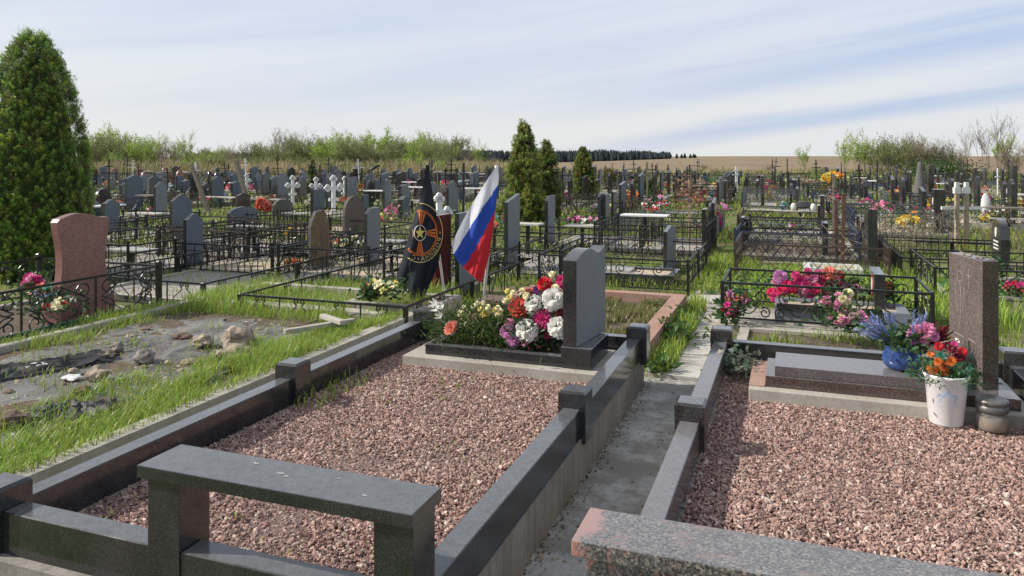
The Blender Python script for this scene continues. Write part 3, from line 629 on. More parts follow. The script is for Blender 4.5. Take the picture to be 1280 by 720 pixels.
TN = [(877, 882, 262, 315), (885, 889, 255, 300), (889, 893, 249, 300), (951, 955, 220, 262), (904, 908, 226, 262), (805, 808, 212, 242), (788, 792, 218, 240), (794, 798, 217, 240), (773, 776, 214, 242), (779, 782, 211, 240),
      (834, 837, 213, 245), (841, 844, 219, 243), (848, 851, 220, 243), (867, 870, 213, 240), (740, 743, 206, 235), (977, 980, 216, 240), (984, 987, 214, 244), (1033, 1036, 208, 232), (1046, 1049, 208, 236), (1118, 1122, 208, 240), (1134, 1138, 216, 244),
      (1150, 1154, 204, 245), (1184, 1190, 228, 258), (1218, 1222, 210, 245), (1266, 1272, 207, 245), (1080, 1084, 226, 262), (945, 948, 224, 250), (700, 704, 215, 240), (926, 930, 272, 310), (997, 1000, 220, 246)]
PLC = ['at the start of the dense fences', 'with a red rose bunch hung on it', 'paired with another beside the rose bunch', 'alone along the cross path', 'beside the cross path bushes', 'near the orange flowers', 'close to a small round thuja', 'one of the slim pair past the round thuja',
       'beyond the small round thuja', 'taller one beyond the small round thuja', 'behind the pale pink flowers', 'short one behind the pale pink flowers', 'just before the thin wooden post', 'just past the thin wooden post', 'behind the narrow thuja', 'behind the lilac bunch',
       'next to the one behind the lilac bunch', 'before the orange yellow wreath', 'right behind the orange yellow wreath', 'against the bare willow bushes', 'short against the bare willow bushes', 'reddish top against the bare willow bushes', 'with small cap before the yellow flowers',
       'against the ploughed field verge', 'at the edge of the bare saplings', 'behind the twin branches', 'between the low shrubs', 'behind the reddish junipers', 'at the open grass by the path slabs', 'behind the grey column']
for i, (a, c, yt, yb) in enumerate(TN): SP(a, c, a - 1 if a > 900 else c + 1, yt, yb, ['flat', 'arch', 'slant', 'flat'][i % 4], ['polished', 'black', 'polished', 'warm'][i % 4], 'slim dark gravestone seen edge on ' + PLC[i], side='R' if a > 900 else 'L', ped=0.05)
# portraits on the small stones
c_ = P(1093, 412); b_ = MB()
def oval(name, x, y, z, ry_, rz_, mat, label_parent):
    b = MB(); n = 20; b.prism([(y + ry_ * math.cos(2 * PI * i / n), z + rz_ * math.sin(2 * PI * i / n)) for i in range(n)], x - 0.006, x); return b.build(name, mat, label_parent)
for o in list(scene.objects):
    if o.get('label', '').startswith(('black rounded gravestone with a white oval', 'broad black gravestone column', 'black gravestone with white lettering')):
        sv_ = [v.co for ch in o.children if ch.name.startswith('stele') for v in ch.data.vertices]; xm = min(v.x for v in sv_); wm_ = max(v.y for v in sv_); hm = max(v.z for v in sv_)
        b_ = MB(); b_.prism([(wm_ * .5 + .055 * math.cos(2 * PI * i / 20), hm * .8 + .08 * math.sin(2 * PI * i / 20)) for i in range(20)], xm - .006, xm - .0005); b_.build('portrait', 'enamel', o, world=False)
        for q_ in (.58, .50, .42): MB().box(xm - .004, wm_ * .25, hm * q_, xm - .0005, wm_ * .75, hm * q_ + .025).build('name_plate', 'enamel', o, world=False)
    if o.get('label', '').startswith('small upright gravestone with a red oval'):
        xm = min(v.co.x for ch in o.children if ch.name.startswith('stele') for v in ch.data.vertices)
        for z_, r_, m_ in ((0.42, 0.09, 'enamel_red'), (0.421, 0.065, 'enamel')):
            b_ = MB(); b_.prism([(0.22 + r_ * math.cos(2 * PI * i / 20) * 0.8, z_ + r_ * 1.25 * math.sin(2 * PI * i / 20)) for i in range(20)], xm - (0.004 if m_ == 'enamel_red' else 0.007), xm - 0.0005); b_.build('portrait', m_, o, world=False)
# ---------------------------------------------------------------- iron fences
def spiral(cx, cz, R, turns=1.3, a0=0.0, d=1, n=16, end=0.25):
    return [(cx + R * (1 - (1 - end) * i / n) * math.cos(a0 + d * 2 * PI * turns * i / n), 0, cz + R * (1 - (1 - end) * i / n) * math.sin(a0 + d * 2 * PI * turns * i / n)) for i in range(n + 1)]
PCACHE = {}
def panel_mesh(kind, L, h, mat, r=0.007, lod=1):
    key = (kind, round(L, 2), round(h, 2), mat, r, lod)
    if key in PCACHE: return PCACHE[key]
    b = MB(); n = 5 if lod else 3; q = 16 if lod else 9
    b.box(0, -0.011, h - 0.022, L, 0.011, h)
    zb = 0.06
    if kind not in ('lambda',): b.box(0, -0.008, zb - 0.008, L, 0.008, zb + 0.008)
    T_ = lambda pts, rr=r: b.tube(pts, rr, n)
    if kind == 'scroll':
        k = max(1, round(L / 0.85)); w_ = L / k; R = 0.22 * h
        for i in range(k):
            x0 = i * w_; 
            if i: b.box(x0 - 0.008, -0.008, zb, x0 + 0.008, 0.008, h)
            xc = x0 + w_ / 2
            for s_ in (-1, 1):
                for z_, v_ in ((h * 0.74, 1), (h * 0.30, -1)):
                    sx_ = xc + s_ * (w_ / 2 - R - 0.03); T_(spiral(sx_, z_, R, 1.5, PI * (0.5 + 0.5 * s_) + s_ * v_ * 2.2, -s_ * v_, q + 6, 0.2))
                    a = PI * (0.5 + 0.5 * s_) + s_ * v_ * 2.2; T_([(sx_ + R * math.cos(a), 0, z_ + R * math.sin(a)), (xc - s_ * 0.0, 0, h * 0.52 + v_ * (h * 0.38))])
                T_(spiral(xc + s_ * 0.022, h * 0.80, 0.02, 1.1, PI / 2, s_, 8)); T_(spiral(xc + s_ * 0.022, h * 0.22, 0.02, 1.1, -PI / 2, -s_, 8))
    elif kind == 'csc':
        k = max(1, round(L / 0.46)); w_ = L / k; R = 0.17 * h
        b.box(0, -0.006, h * 0.62, L, 0.006, h * 0.62 + 0.012) if False else None
        for i in range(k):
            x0 = i * w_; xc = x0 + w_ / 2
            if i and i % 2 == 0: b.box(x0 - 0.007, -0.007, zb, x0 + 0.007, 0.007, h)
            for s_ in (-1, 1):
                T_(spiral(xc + s_ * w_ * 0.24, h * 0.68, R, 1.35, -PI / 2, s_, q)); 
                arcp = [(xc + s_ * (w_ * 0.24 * (1 - t / 8.0)), 0, h * 0.68 - R - (h * 0.42 - R) * math.sin(PI / 2 * t / 8.0)) for t in range(9)]; T_(arcp)
                T_(spiral(xc + s_ * w_ * 0.34, h * 0.30, R * 0.8, 1.3, PI / 2, -s_, q))
    elif kind == 'lambda':
        k = max(1, round(L / 0.52)); w_ = L / k
        for i in range(k):
            xc = (i + 0.5) * w_
            for s_ in (-1, 1):
                T_([(xc + s_ * 0.035, 0, h * 0.72), (xc + s_ * 0.06, 0, h * 0.62), (xc + s_ * 0.17, 0, 0.10), (xc + s_ * 0.15, 0, 0.02)]); T_(spiral(xc + s_ * 0.035, h * 0.86, 0.032, 1.2, -PI / 2, s_, q))
            b.box(xc + w_ / 2 - 0.006, -0.006, 0, xc + w_ / 2 + 0.006, 0.006, h)
    elif kind == 'lattice':
        k = max(1, round(L / 0.2)); w_ = L / k
        b.box(0, -0.008, h * 0.62, L, 0.008, h * 0.62 + 0.014)
        for i in range(k):
            x0 = i * w_
            for a, c_ in ((x0, x0 + w_), (x0 + w_, x0)): T_([(a, 0, zb), (c_, 0, h * 0.62)])
            T_([(x0 + w_ / 2 + 0.045 * math.cos(t * PI / 4), 0, h * 0.80 + 0.045 * math.sin(t * PI / 4)) for t in range(9)])
    elif kind == 'picket':
        k = max(2, round(L / 0.12)); 
        for i in range(1, k): b.box(i * L / k - 0.006, -0.006, 0.02, i * L / k + 0.006, 0.006, h + (0.05 if i % 2 else 0.0))
        b.box(0, -0.008, h * 0.8, L, 0.008, h * 0.8 + 0.014)
    elif kind == 'cross':
        k = max(1, round(L / 0.45)); w_ = L / k
        for i in range(k):
            x0 = i * w_; T_([(x0, 0, zb), (x0 + w_, 0, h)]); T_([(x0 + w_, 0, zb), (x0, 0, h)]); T_([(x0 + w_ / 2 + 0.05 * math.cos(t * PI / 4), 0, (h + zb) / 2 + 0.05 * math.sin(t * PI / 4)) for t in range(9)])
            b.box(x0 - 0.006, -0.006, zb, x0 + 0.006, 0.006, h)
    elif kind == 'arcs':
        k = max(1, round(L / 0.24)); w_ = L / k; b.box(0, -0.008, h * 0.74, L, 0.008, h * 0.74 + 0.012)
        for i in range(k):
            xc = (i + 0.5) * w_; T_([(xc + w_ * 0.48 * math.cos(PI * t / 8), 0, zb + (h * 0.68 - zb) * math.sin(PI * t / 8)) for t in range(9)]); b.box(xc - 0.005, -0.005, zb, xc + 0.005, 0.005, h)
    PCACHE[key] = b.mesh('panel', [mat]); return PCACHE[key]
def fence(x0, y0, x1, y1, h, kind, label, z=0.0, mat='iron_black', group=None, sides='NESW', r=0.007, lod=1, pw=0.035, ph=0.06, mids=1):
    root = empty('iron_fence', ((x0 + x1) / 2, (y0 + y1) / 2, z), 0, label, 'fence', group)
    cx, cy = root.location.x, root.location.y
    key = ('post', h, pw, ph, mat)
    if key not in PCACHE: PCACHE[key] = MB().box(-pw / 2, -pw / 2, -0.1, pw / 2, pw / 2, h + ph, c=pw * 0.3).mesh('post', [mat])
    pts = set()
    def side(ax, ay, bx, by):
        L = math.hypot(bx - ax, by - ay); an = math.atan2(by - ay, bx - ax); k = mids + 1 if L > 2.2 else 1
        for i in range(k):
            o = obj('panel', panel_mesh(kind, L / k - pw, h, mat, r, lod), root); f_ = i / k
            o.location = (ax + (bx - ax) * f_ + math.cos(an) * pw / 2 - cx, ay + (by - ay) * f_ + math.sin(an) * pw / 2 - cy, 0); o.rotation_euler = (0, 0, an)
            for t in (i / k, (i + 1) / k): pts.add((round(ax + (bx - ax) * t, 3), round(ay + (by - ay) * t, 3)))
    if 'S' in sides: side(x0, y0, x1, y0)
    if 'N' in sides: side(x0, y1, x1, y1)
    if 'W' in sides: side(x0, y0, x0, y1)
    if 'E' in sides: side(x1, y0, x1, y1)
    for a, c in sorted(pts): o = obj('post', PCACHE[key], root); o.location = (a - cx, c - cy, 0)
    return root
# ---------------------------------------------------------------- flowers
def petals(b, c, r, kind, mi, face=(0, -0.3, 1), seed=0):
    rd = random.Random(seed * 13 + 5); f_ = Vector(face).normalized(); u = f_.orthogonal().normalized(); v_ = f_.cross(u)
    def petal(th, ph, L, W, base=0.0, curl=0.3):
        d = (u * math.cos(th) + v_ * math.sin(th)) * math.sin(ph) + f_ * math.cos(ph); s_ = (u * -math.sin(th) + v_ * math.cos(th)); nrm = d.cross(s_)
        p0 = Vector(c) + d * base; p1 = p0 + d * L * 0.55; p2 = p0 + d * L + nrm * L * curl * -0.5
        b.add([p0 - s_ * W * 0.2, p0 + s_ * W * 0.2, p1 + s_ * W * 0.5, p2 + s_ * W * 0.28, p2 - s_ * W * 0.28, p1 - s_ * W * 0.5], [(0, 1, 2, 5), (5, 2, 3, 4)], mi)
    if kind == 'peony':
        n = 90
        for i in range(n): ph = math.acos(1 - 1.75 * (i + 0.5) / n); petal(i * 2.39996 + rd.uniform(-.2, .2), ph, r * rd.uniform(0.42, 0.62), r * rd.uniform(0.35, 0.55), r * 0.42, rd.uniform(-0.2, 0.7))
    elif kind == 'mum':
        n = 70
        for i in range(n): ph = math.acos(1 - 1.35 * (i + 0.5) / n); petal(i * 2.39996, ph, r * rd.uniform(0.75, 1.0), r * 0.17, r * 0.08, rd.uniform(-0.1, 0.3))
    elif kind == 'rose':
        n = 22
        for i in range(n): ph = math.acos(1 - 1.3 * (i + 0.5) / n); petal(i * 2.39996, ph, r * 0.6, r * 0.7, r * 0.3, 0.5)
    elif kind == 'daisy':
        for i in range(14): petal(i * 2 * PI / 14, 1.25, r, r * 0.34, 0, 0.1)
        for i in range(6): petal(i * 2 * PI / 6, 0.7, r * 0.35, r * 0.25, 0, 0)
    elif kind == 'lily':
        for i in range(6): petal(i * 2 * PI / 6, 1.0, r, r * 0.36, 0, -0.5)
    elif kind == 'small':
        for i in range(7): petal(i * 2.39996, math.acos(1 - 1.3 * (i + 0.5) / 7), r, r * 0.9, 0, 0.4)
def leafmesh(c, sp, n, L, W, base=(0.045, 0.10, 0.03), up=0.6, var=0.35, name='foliage', mat='leaf', dry=0.0, droop=0.2):
    Pt = rng.normal(size=(n, 3)) * np.array(sp) * 0.5 + np.array(c); Pt[:, 2] = np.maximum(Pt[:, 2], c[2] - sp[2] * 0.9)
    Dr = rng.normal(size=(n, 3)); Dr[:, 2] = np.abs(Dr[:, 2]) * up * 1.5 + up * 0.2; Dr = unit(Dr)
    V_, F_, C_ = leafquads(Pt, Dr, L * rng.uniform(0.6, 1.3, n), W * rng.uniform(0.7, 1.2, n), green(n, base, var, dry), bend=droop)
    return npmesh(name, V_, F_, [mat], C_)
def bouquet(loc, heads, label, cat_='flowers', leaf=None, name='flower_bunch', group=None):
    root = empty(name, loc, 0, label, cat_, group)
    for i, (p, r, kind, mat) in enumerate(heads):
        b = MB(); petals(b, (0, 0, 0), r, kind, 0, (random.uniform(-0.5, 0.3), -0.9, 0.55), i); o = b.build('blossom', mat, root, world=False); o.location = Vector(p) - Vector(loc)
    if leaf:
        for a in leaf: obj('foliage', leafmesh(*a), root)
    return root
def PX(px, py, Y):                # point on the vertical plane Y = const
    rx, ry = ray(px); k = Y / ry; d = k; return Vector((rx * k, Y, H0 - (py - 195) / 952.0 * k))
# flowers on the main grave
hs = [(650, 385, .088, 'peony', 'petal_scarlet', 5.35), (668, 381, .078, 'peony', 'petal_white', 5.32), (691, 375, .088, 'peony', 'petal_white', 5.30), (681, 356, .062, 'peony', 'petal_red', 5.42), (703, 352, .055, 'peony', 'petal_magenta', 5.5), (697, 409, .078, 'peony', 'petal_white', 5.22),
      (659, 413, .088, 'peony', 'petal_white', 5.24), (679, 399, .075, 'mum', 'petal_magenta', 5.28), (635, 415, .062, 'peony', 'petal_lilac', 5.27), (642, 425, .058, 'peony', 'petal_lilac', 5.25), (637, 405, .045, 'peony', 'petal_pink', 5.33), (672, 363, .042, 'mum', 'petal_purple', 5.45),
      (694, 361, .04, 'rose', 'petal_cream', 5.4), (700, 392, .035, 'rose', 'petal_burgundy', 5.28), (656, 429, .028, 'rose', 'petal_pink', 5.22), (669, 422, .03, 'rose', 'petal_dust', 5.23), (684, 420, .032, 'rose', 'petal_burgundy', 5.24), (661, 367, .045, 'mum', 'petal_red', 5.45), (690, 343, .03, 'rose', 'petal_cream', 5.5)]
bouquet((-1.72, 5.33, 0.345), [(PX(a, b_, Y), r, k, m) for a, b_, r, k, m, Y in hs], 'lush bunch of large white red and purple artificial peonies leaning on the wavy stone', 'flowers',
        [((-0.10, 0.04, 0.12), (0.20, 0.20, 0.26), 1500, 0.05, 0.022, (0.035, 0.085, 0.03)), ((-0.07, 0.08, 0.16), (0.16, 0.2, 0.22), 350, 0.05, 0.025, (0.12, 0.03, 0.035))], name='artificial_bouquet')
hs = [(580, 384), (592, 383), (600, 386), (604, 379), (610, 384), (612, 392), (619, 387), (624, 391), (587, 399), (583, 405), (607, 393), (631, 376), (641, 366), (653, 364), (634, 364), (622, 385), (576, 392), (597, 380), (637, 372), (658, 370)]
bouquet((-2.12, 5.42, 0.345), [(PX(a, b_, 5.36 + random.uniform(-.06, .1)), random.uniform(.022, .034) * (1.35 if i in (7, 10) else 1), 'rose', ['petal_cream', 'petal_cream', 'petal_yellow', 'petal_cream'][i % 4]) for i, (a, b_) in enumerate(hs)], 'leafy clump with small pale yellow roses in the bed of the wavy stone', 'flowers',
        [((-0.10, 0, 0.07), (0.42, 0.24, 0.2), 3800, 0.06, 0.012, (0.055, 0.105, 0.02), 1.2), ((0.20, 0.1, 0.14), (0.22, 0.16, 0.18), 500, 0.05, 0.018, (0.05, 0.16, 0.10))], name='rose_clump')
bouquet((-2.52, 5.33, 0.345), [(PX(547, 386, 5.32), .06, 'lily', 'petal_white'), (PX(551, 396, 5.30), .05, 'lily', 'petal_white'), (PX(544, 380, 5.35), .05, 'lily', 'petal_white'), (PX(553, 384, 5.33), .045, 'lily', 'petal_white')], 'white artificial lily spray at the end of the bed by the black flag', 'flowers', [((0, 0, 0.08), (0.08, 0.08, 0.16), 160, 0.09, 0.012, (0.10, 0.16, 0.07))], name='lily_spray')
bouquet((-2.50, 5.22, 0.36), [(PX(563, 411, 5.2), .058, 'daisy', 'petal_salmon'), (PX(564, 410, 5.19), .046, 'mum', 'petal_salmon'), (PX(567, 405, 5.22), .03, 'daisy', 'petal_salmon')], 'single salmon pink artificial daisy at the corner of the bed', 'flower', [((0.02, 0, 0), (0.08, 0.06, 0.08), 60, 0.05, 0.014)], name='daisy_flower')
# bucket with flowers
BK = empty('flower_bucket', (0.835, 5.0, 0.235), 0, 'tapered white plastic bucket with a faint blue flower print', 'bucket')
MB().lathe([(0.0, 0.0), (0.083, 0.0), (0.088, 0.01), (0.112, 0.235), (0.120, 0.243), (0.122, 0.255), (0.117, 0.258), (0.112, 0.25), (0.085, 0.04), (0, 0.04)], 36).build('bucket', 'plastic_white', BK, world=False)
BK.scale = (1, 1, 1.13)
b_ = MB()
for k in range(34):
    a0 = 2 * PI * k / 34 ; rr = 0.045 * (1 + 0.25 * math.sin(k * 5)); x_ = rr * math.cos(a0); z_ = 0.125 + rr * math.sin(a0)
    for dx, dz in ((0, 0), (0.008, 0.006)):
        th = -PI / 2 - 0.15 + (x_ + dx) / 0.1; R = 0.083 + 0.125 * (z_ + dz) * 0.95 + 0.0022; d_ = Vector((math.cos(th), math.sin(th), 0)); s_ = Vector((-d_.y, d_.x, 0)); c_ = d_ * R + Vector((0, 0, z_ + dz))
        b_.add([c_ - s_ * 0.006, c_ + Vector((0, 0, -0.004)) + s_ * 0.001, c_ + s_ * 0.007 + Vector((0, 0, 0.003)), c_ + Vector((0, 0, 0.006))], [(0, 1, 2, 3)])
b_.build('flower_print', 'ink_blue', BK, world=False)
b_ = MB(); b_.tube([(0.118 * math.cos(t), 0.118 * math.sin(t) * 0.2 - 0.02, 0.235 - 0.10 * math.sin(t)) for t in [PI * 0.02 + i * 0.06 for i in range(10)]], 0.0022, 5); b_.build('handle', 'plastic_white', BK, world=False)
hs = [(1166, 462, .035, 'mum', 'petal_orange'), (1180, 458, .036, 'mum', 'petal_orange'), (1190, 452, .03, 'mum', 'petal_orange'), (1173, 452, .028, 'mum', 'petal_orange'), (1163, 443, .02, 'small', 'petal_orange'), (1196, 447, .03, 'rose', 'petal_burgundy'), (1203, 440, .03, 'rose', 'petal_red'), (1201, 447, .026, 'rose', 'petal_burgundy'), (1190, 436, .028, 'rose', 'petal_burgundy'),
      (1174, 433, .028, 'rose', 'petal_red'), (1184, 432, .026, 'rose', 'petal_burgundy'), (1193, 431, .022, 'rose', 'petal_magenta'), (1180, 466, .03, 'mum', 'petal_orange'), (1176, 444, .024, 'mum', 'petal_teal'), (1175, 447, .022, 'mum', 'petal_teal'), (1203, 471, .02, 'mum', 'petal_teal'), (1212, 461, .018, 'mum', 'petal_teal')]
bouquet((0.835, 5.0, 0.47), [(PX(a, b_, 4.95 + random.uniform(-.05, .05)), r, k, m) for a, b_, r, k, m in hs], 'orange and dark red artificial flowers with green spikes filling the white bucket', 'flowers',
        [((0.0, 0.02, 0.04), (0.17, 0.12, 0.08), 600, 0.045, 0.014, (0.04, 0.13, 0.07)), ((0.05, 0, 0.03), (0.12, 0.1, 0.05), 240, 0.08, 0.006, (0.06, 0.20, 0.04), 1.0), ((-0.08, 0, 0.06), (0.10, 0.1, 0.06), 120, 0.06, 0.012, (0.12, 0.22, 0.07), 1.0)], name='artificial_bouquet')
# vase wrapped in blue film with lavender sprays and pink flowers
VZ = empty('flower_vase', (0.65, 5.36, 0.438), 0, 'round vase wrapped in shiny blue film on the granite slab', 'vase')
b_ = MB(); b_.lathe([(0, 0), (0.075, 0), (0.10, 0.02), (0.115, 0.07), (0.10, 0.12), (0.115, 0.15), (0.125, 0.155), (0.10, 0.14), (0, 0.13)], 30)
b_.v = [(x * (1 + 0.06 * math.sin(11 * math.atan2(y, x) + z * 40)), y * (1 + 0.06 * math.sin(9 * math.atan2(y, x) - z * 30)), z) for x, y, z in b_.v]; b_.build('film_wrap', 'film_blue', VZ, world=False)
b_ = MB(); b_.lathe([(0, 0.05), (0.07, 0.05), (0.085, 0.125), (0, 0.13)], 16); b_.build('pot', 'plastic_white', VZ, world=False)
hs = [(1146, 416, .055, 'peony', 'petal_pink'), (1158, 413, .055, 'peony', 'petal_pink'), (1140, 424, .04, 'peony', 'petal_lilac'), (1166, 420, .04, 'peony', 'petal_pink'), (1152, 424, .045, 'peony', 'petal_pink')]
AB = bouquet((0.65, 5.36, 0.58), [(PX(a, b_, 5.34 + random.uniform(-.04, .04)), r, k, m) for a, b_, r, k, m in hs], 'pink peonies between pale blue lavender and wine red plumes in the blue vase', 'flowers', [((0, 0, 0.03), (0.16, 0.14, 0.08), 380, 0.06, 0.03, (0.05, 0.12, 0.04))], name='artificial_bouquet')
def plume(root, cx, cz, n, L, dirx, mat, seed, spread=0.5):
    rd = random.Random(seed); b = MB()
    for i in range(n):
        d = Vector((dirx + rd.uniform(-spread, spread), rd.uniform(-0.4, 0.4), rd.uniform(0.35, 1.0))).normalized(); p = Vector((cx, 0, cz)); l_ = L * rd.uniform(0.7, 1.1)
        for j in range(16):
            q = p + d * l_ * (0.35 + 0.65 * j / 16) ; s_ = Vector((rd.gauss(0, 1), rd.gauss(0, 1), rd.gauss(0, 1))).normalized(); e = q + (d * 0.8 + s_ * 0.6) * 0.022
            w_ = d.cross(s_).normalized() * 0.005; b.add([q - w_, q + w_, e + w_ * 0.4, e - w_ * 0.4], [(0, 1, 2, 3)])
        b.tube([p, p + d * l_], 0.0018, 3)
    return b.build('plume', mat, root, world=False)
plume(AB, -0.05, 0.0, 22, 0.22, -0.9, 'petal_blue', 3); plume(AB, -0.03, 0.02, 10, 0.19, -0.3, 'petal_blue', 9, 0.3); plume(AB, 0.06, 0.02, 12, 0.2, 0.15, 'petal_blue', 4, 0.3); plume(AB, 0.10, 0.0, 20, 0.20, 0.95, 'petal_burgundy', 5); plume(AB, 0.08, 0.0, 10, 0.17, 0.7, 'petal_magenta', 6)
# lantern jar
JR = empty('candle_jar', (1.06, 4.98, 0.235), 0, 'squat glass candle jar with a dull metal lid beside the bucket', 'candle jar')
MB().lathe([(0, 0), (0.072, 0), (0.082, 0.012), (0.082, 0.085), (0.068, 0.10), (0.07, 0.104), (0, 0.104)], 28).build('glass', 'glass', JR, world=False)
MB().lathe([(0, 0.004), (0.068, 0.004), (0.074, 0.015), (0.074, 0.075), (0, 0.077)], 24).build('wax', 'wax', JR, world=False)
MB().lathe([(0, 0.1045), (0.078, 0.1045), (0.083, 0.112), (0.083, 0.135), (0.078, 0.14), (0.078, 0.148), (0.084, 0.153), (0.084, 0.168), (0.07, 0.178), (0, 0.18)], 28).build('lid', 'jar_metal', JR, world=False)
b_ = MB(); b_.tube([(1.22, 4.98, 0.47), (1.27, 4.9, 0.38), (1.33, 4.82, 0.32), (1.4, 4.7, 0.29)], 0.03, 10); tag(b_.build('drain_pipe', 'pipe_black'), 'short thick black plastic pipe lying behind the candle jar', 'pipe')
# corner plant by the second kerb
o = obj('sedum_plant', leafmesh((-0.37, 5.62, 0.29), (0.16, 0.18, 0.10), 420, 0.05, 0.03, (0.15, 0.20, 0.15), 0.6)); tag(o, 'grey green stonecrop plant in the gravel at the kerb corner', 'plant')
# ---------------------------------------------------------------- flags
FD = 8.45
def fp(px, py, off=0.0, d0=FD):
    rp = 0.05 * math.sin((px - 500) / 6.5 + (py - 200) / 60.0) + 0.025 * math.sin((px + py * 0.35) / 3.7) + (0.05 if px < 512.5 and d0 == FD else 0)
    return D(px, d0 + rp * min(1.0, max(0.15, (py - 207) / 60.0)) + off, 0) + Vector((0, 0, H0 - (py - 195) / 952.0 * (d0 + rp)))
def curve_at(pts, t):
    t = max(0, min(0.9999, t)) * (len(pts) - 1); i = int(t); f_ = t - i
    return (pts[i][0] * (1 - f_) + pts[i + 1][0] * f_, pts[i][1] * (1 - f_) + pts[i + 1][1] * f_)
def patch(Lc, Rc, nu, nv, d0, mf, nm_, mats, root):
    b = MB(); vs = []
    for j in range(nv + 1):
        a, c = curve_at(Lc, j / nv), curve_at(Rc, j / nv)
        for i in range(nu + 1): t = i / nu; vs.append(fp(a[0] * (1 - t) + c[0] * t, a[1] * (1 - t) + c[1] * t, 0, d0))
    fs = [(j * (nu + 1) + i, j * (nu + 1) + i + 1, (j + 1) * (nu + 1) + i + 1, (j + 1) * (nu + 1) + i) for j in range(nv) for i in range(nu)]
    b.add(vs, fs, 0, True); b.m = [mf(i / nu, j / nv) for j in range(nv) for i in range(nu)]
    return b.build(nm_, mats, root)
def pole(root, p0, p1, r, mat='paint_white'):
    b = MB(); b.tube([p0, p1], r, 10); return b.build('pole', mat, root)
q0 = D(559, FD, 0.0); F1 = empty('flag', q0, 0, 'black military flag with a gold lettered star emblem drooping on a white pole', 'flag')
pole(F1, D(559, FD + 0.14, 0.0), D(534, FD + 0.12, 0) + Vector((0, 0, H0 - 11 * FD / 952)), 0.014)
Lc = [(532.5, 206), (530, 226), (526, 246), (520, 264), (514, 284), (508, 305), (502, 326), (495, 348), (508, 366), (517, 381)]
Rc = [(536, 206), (538, 224), (541, 242), (544.5, 262), (548, 282), (550.5, 300), (551, 314), (548, 330), (539, 352), (526, 381)]
CL1 = patch(Lc, Rc, 26, 60, FD, lambda u, v: 0, 'cloth', ['flag_black'], F1)
EX, EY = 525.0, 291.0
def em(u, v, off=-0.012): return fp(EX + u * 0.77, EY + v, off)
def ringband(b, r0, r1, a0, a1, n, mi=0, off=-0.012):
    vs = []; 
    for i in range(n + 1):
        a = a0 + (a1 - a0) * i / n
        for r in (r0, r1): vs.append(em(r * math.cos(a), r * math.sin(a), off))
    b.add(vs, [(2 * i, 2 * i + 1, 2 * i + 3, 2 * i + 2) for i in range(n)], mi)
eb = MB()
ringband(eb, 26.0, 27.2, -1.75, 2.35, 60, 0); ringband(eb, 28.2, 28.9, -1.75, 2.35, 60, 0); ringband(eb, 36.2, 37.4, -1.6, 2.15, 60, 1); ringband(eb, 9.0, 10.2, 0, 2 * PI, 36, 2)
for a in (-PI / 2 + 0.12, 0.0, PI / 2 + 0.0, PI * 0.98):     # four flared ribbon arms
    L_ = 25.0 if abs(a) < 2.5 else 12.0
    for s0, mi in ((-1, 0), (-0.2, 0), (0.6, 0)):
        vs = []
        for t in range(7):
            rr = 10.8 + (L_ - 10.8) * t / 6; wd = 2.2 + 3.2 * t / 6
            for e_ in (s0, s0 + 0.5): vs.append(em(rr * math.cos(a) - e_ * wd * math.sin(a), rr * math.sin(a) + e_ * wd * math.cos(a)))
        eb.add(vs, [(2 * i, 2 * i + 1, 2 * i + 3, 2 * i + 2) for i in range(6)], mi)
st = [em((8.6 if i % 2 == 0 else 3.5) * math.sin(i * PI / 5), -(8.6 if i % 2 == 0 else 3.5) * math.cos(i * PI / 5), -0.018) for i in range(10)]
eb.add(st + [em(0, 0, -0.024)], [(i, (i + 1) % 10, 10) for i in range(10)], 3)
eb.build('emblem', ['ribbon_orange', 'emblem_gold', 'marble_white', 'emblem_yellow'], F1).parent = CL1
dg = bpy.context.evaluated_depsgraph_get()
def glyph(ch):
    cu = bpy.data.curves.new('glyph', 'FONT'); cu.body = ch; cu.size = 1.0; cu.align_x = 'CENTER'; cu.resolution_u = 3; o = bpy.data.objects.new('glyph', cu); COL.objects.link(o)
    bpy.context.view_layer.update(); me = bpy.data.meshes.new_from_object(o.evaluated_get(bpy.context.evaluated_depsgraph_get()))
    vs = [(v.co.x, v.co.y) for v in me.vertices]; fs = [tuple(p.vertices) for p in me.polygons]; bpy.data.objects.remove(o); bpy.data.meshes.remove(me); bpy.data.curves.remove(cu); return vs, fs
try:
    tb = MB(); word = [('\u2022', -0.02), ('\u0420', .26), ('\u041e', .49), ('\u0414', .73), ('\u0418', .97), ('\u041d', 1.20), ('\u0410', 1.43), ('\u2022', 1.66), ('\u0421', 1.90)]
    for ch, a in word:        # the cloth is seen from its reverse side, so the letters read mirrored
        vs, fs = glyph(ch); s_ = 8.2
        pts = []
        for gx, gy in vs:
            t_ = -gx * s_ * 1.1; rr = 35.2 - gy * s_; ang = a - t_ / 33.0 * 1.0
            pts.append(em(rr * math.cos(ang), rr * math.sin(ang), -0.016))
        tb.add(pts, fs)
    tb.build('lettering', 'emblem_gold', F1).parent = CL1
except Exception as ex: print('glyphs', ex)
FD2 = 8.6; q0 = D(603.5, FD2, 0.0); F2 = empty('flag', q0, 0, 'white blue and red tricolour flag hanging from a leaning white pole', 'flag')
pole(F2, D(603.5, FD2 + 0.10, 0.0), D(620.5, FD2 + 0.12, 0) + Vector((0, 0, H0 - 12 * FD2 / 952)), 0.017)
Lc = [(619.5, 205), (616, 222), (609, 240), (600, 262), (585, 282), (566, 303), (565, 312), (568, 325), (585, 338), (600, 353)]
hoist = [(622.5, 205), (623.5, 222), (622, 240), (619.5, 262), (616, 290), (612, 318), (608, 333)]
fly = [(564.5, 304), (566, 313), (567, 318), (572, 326), (580, 335), (590, 344), (600, 353)]
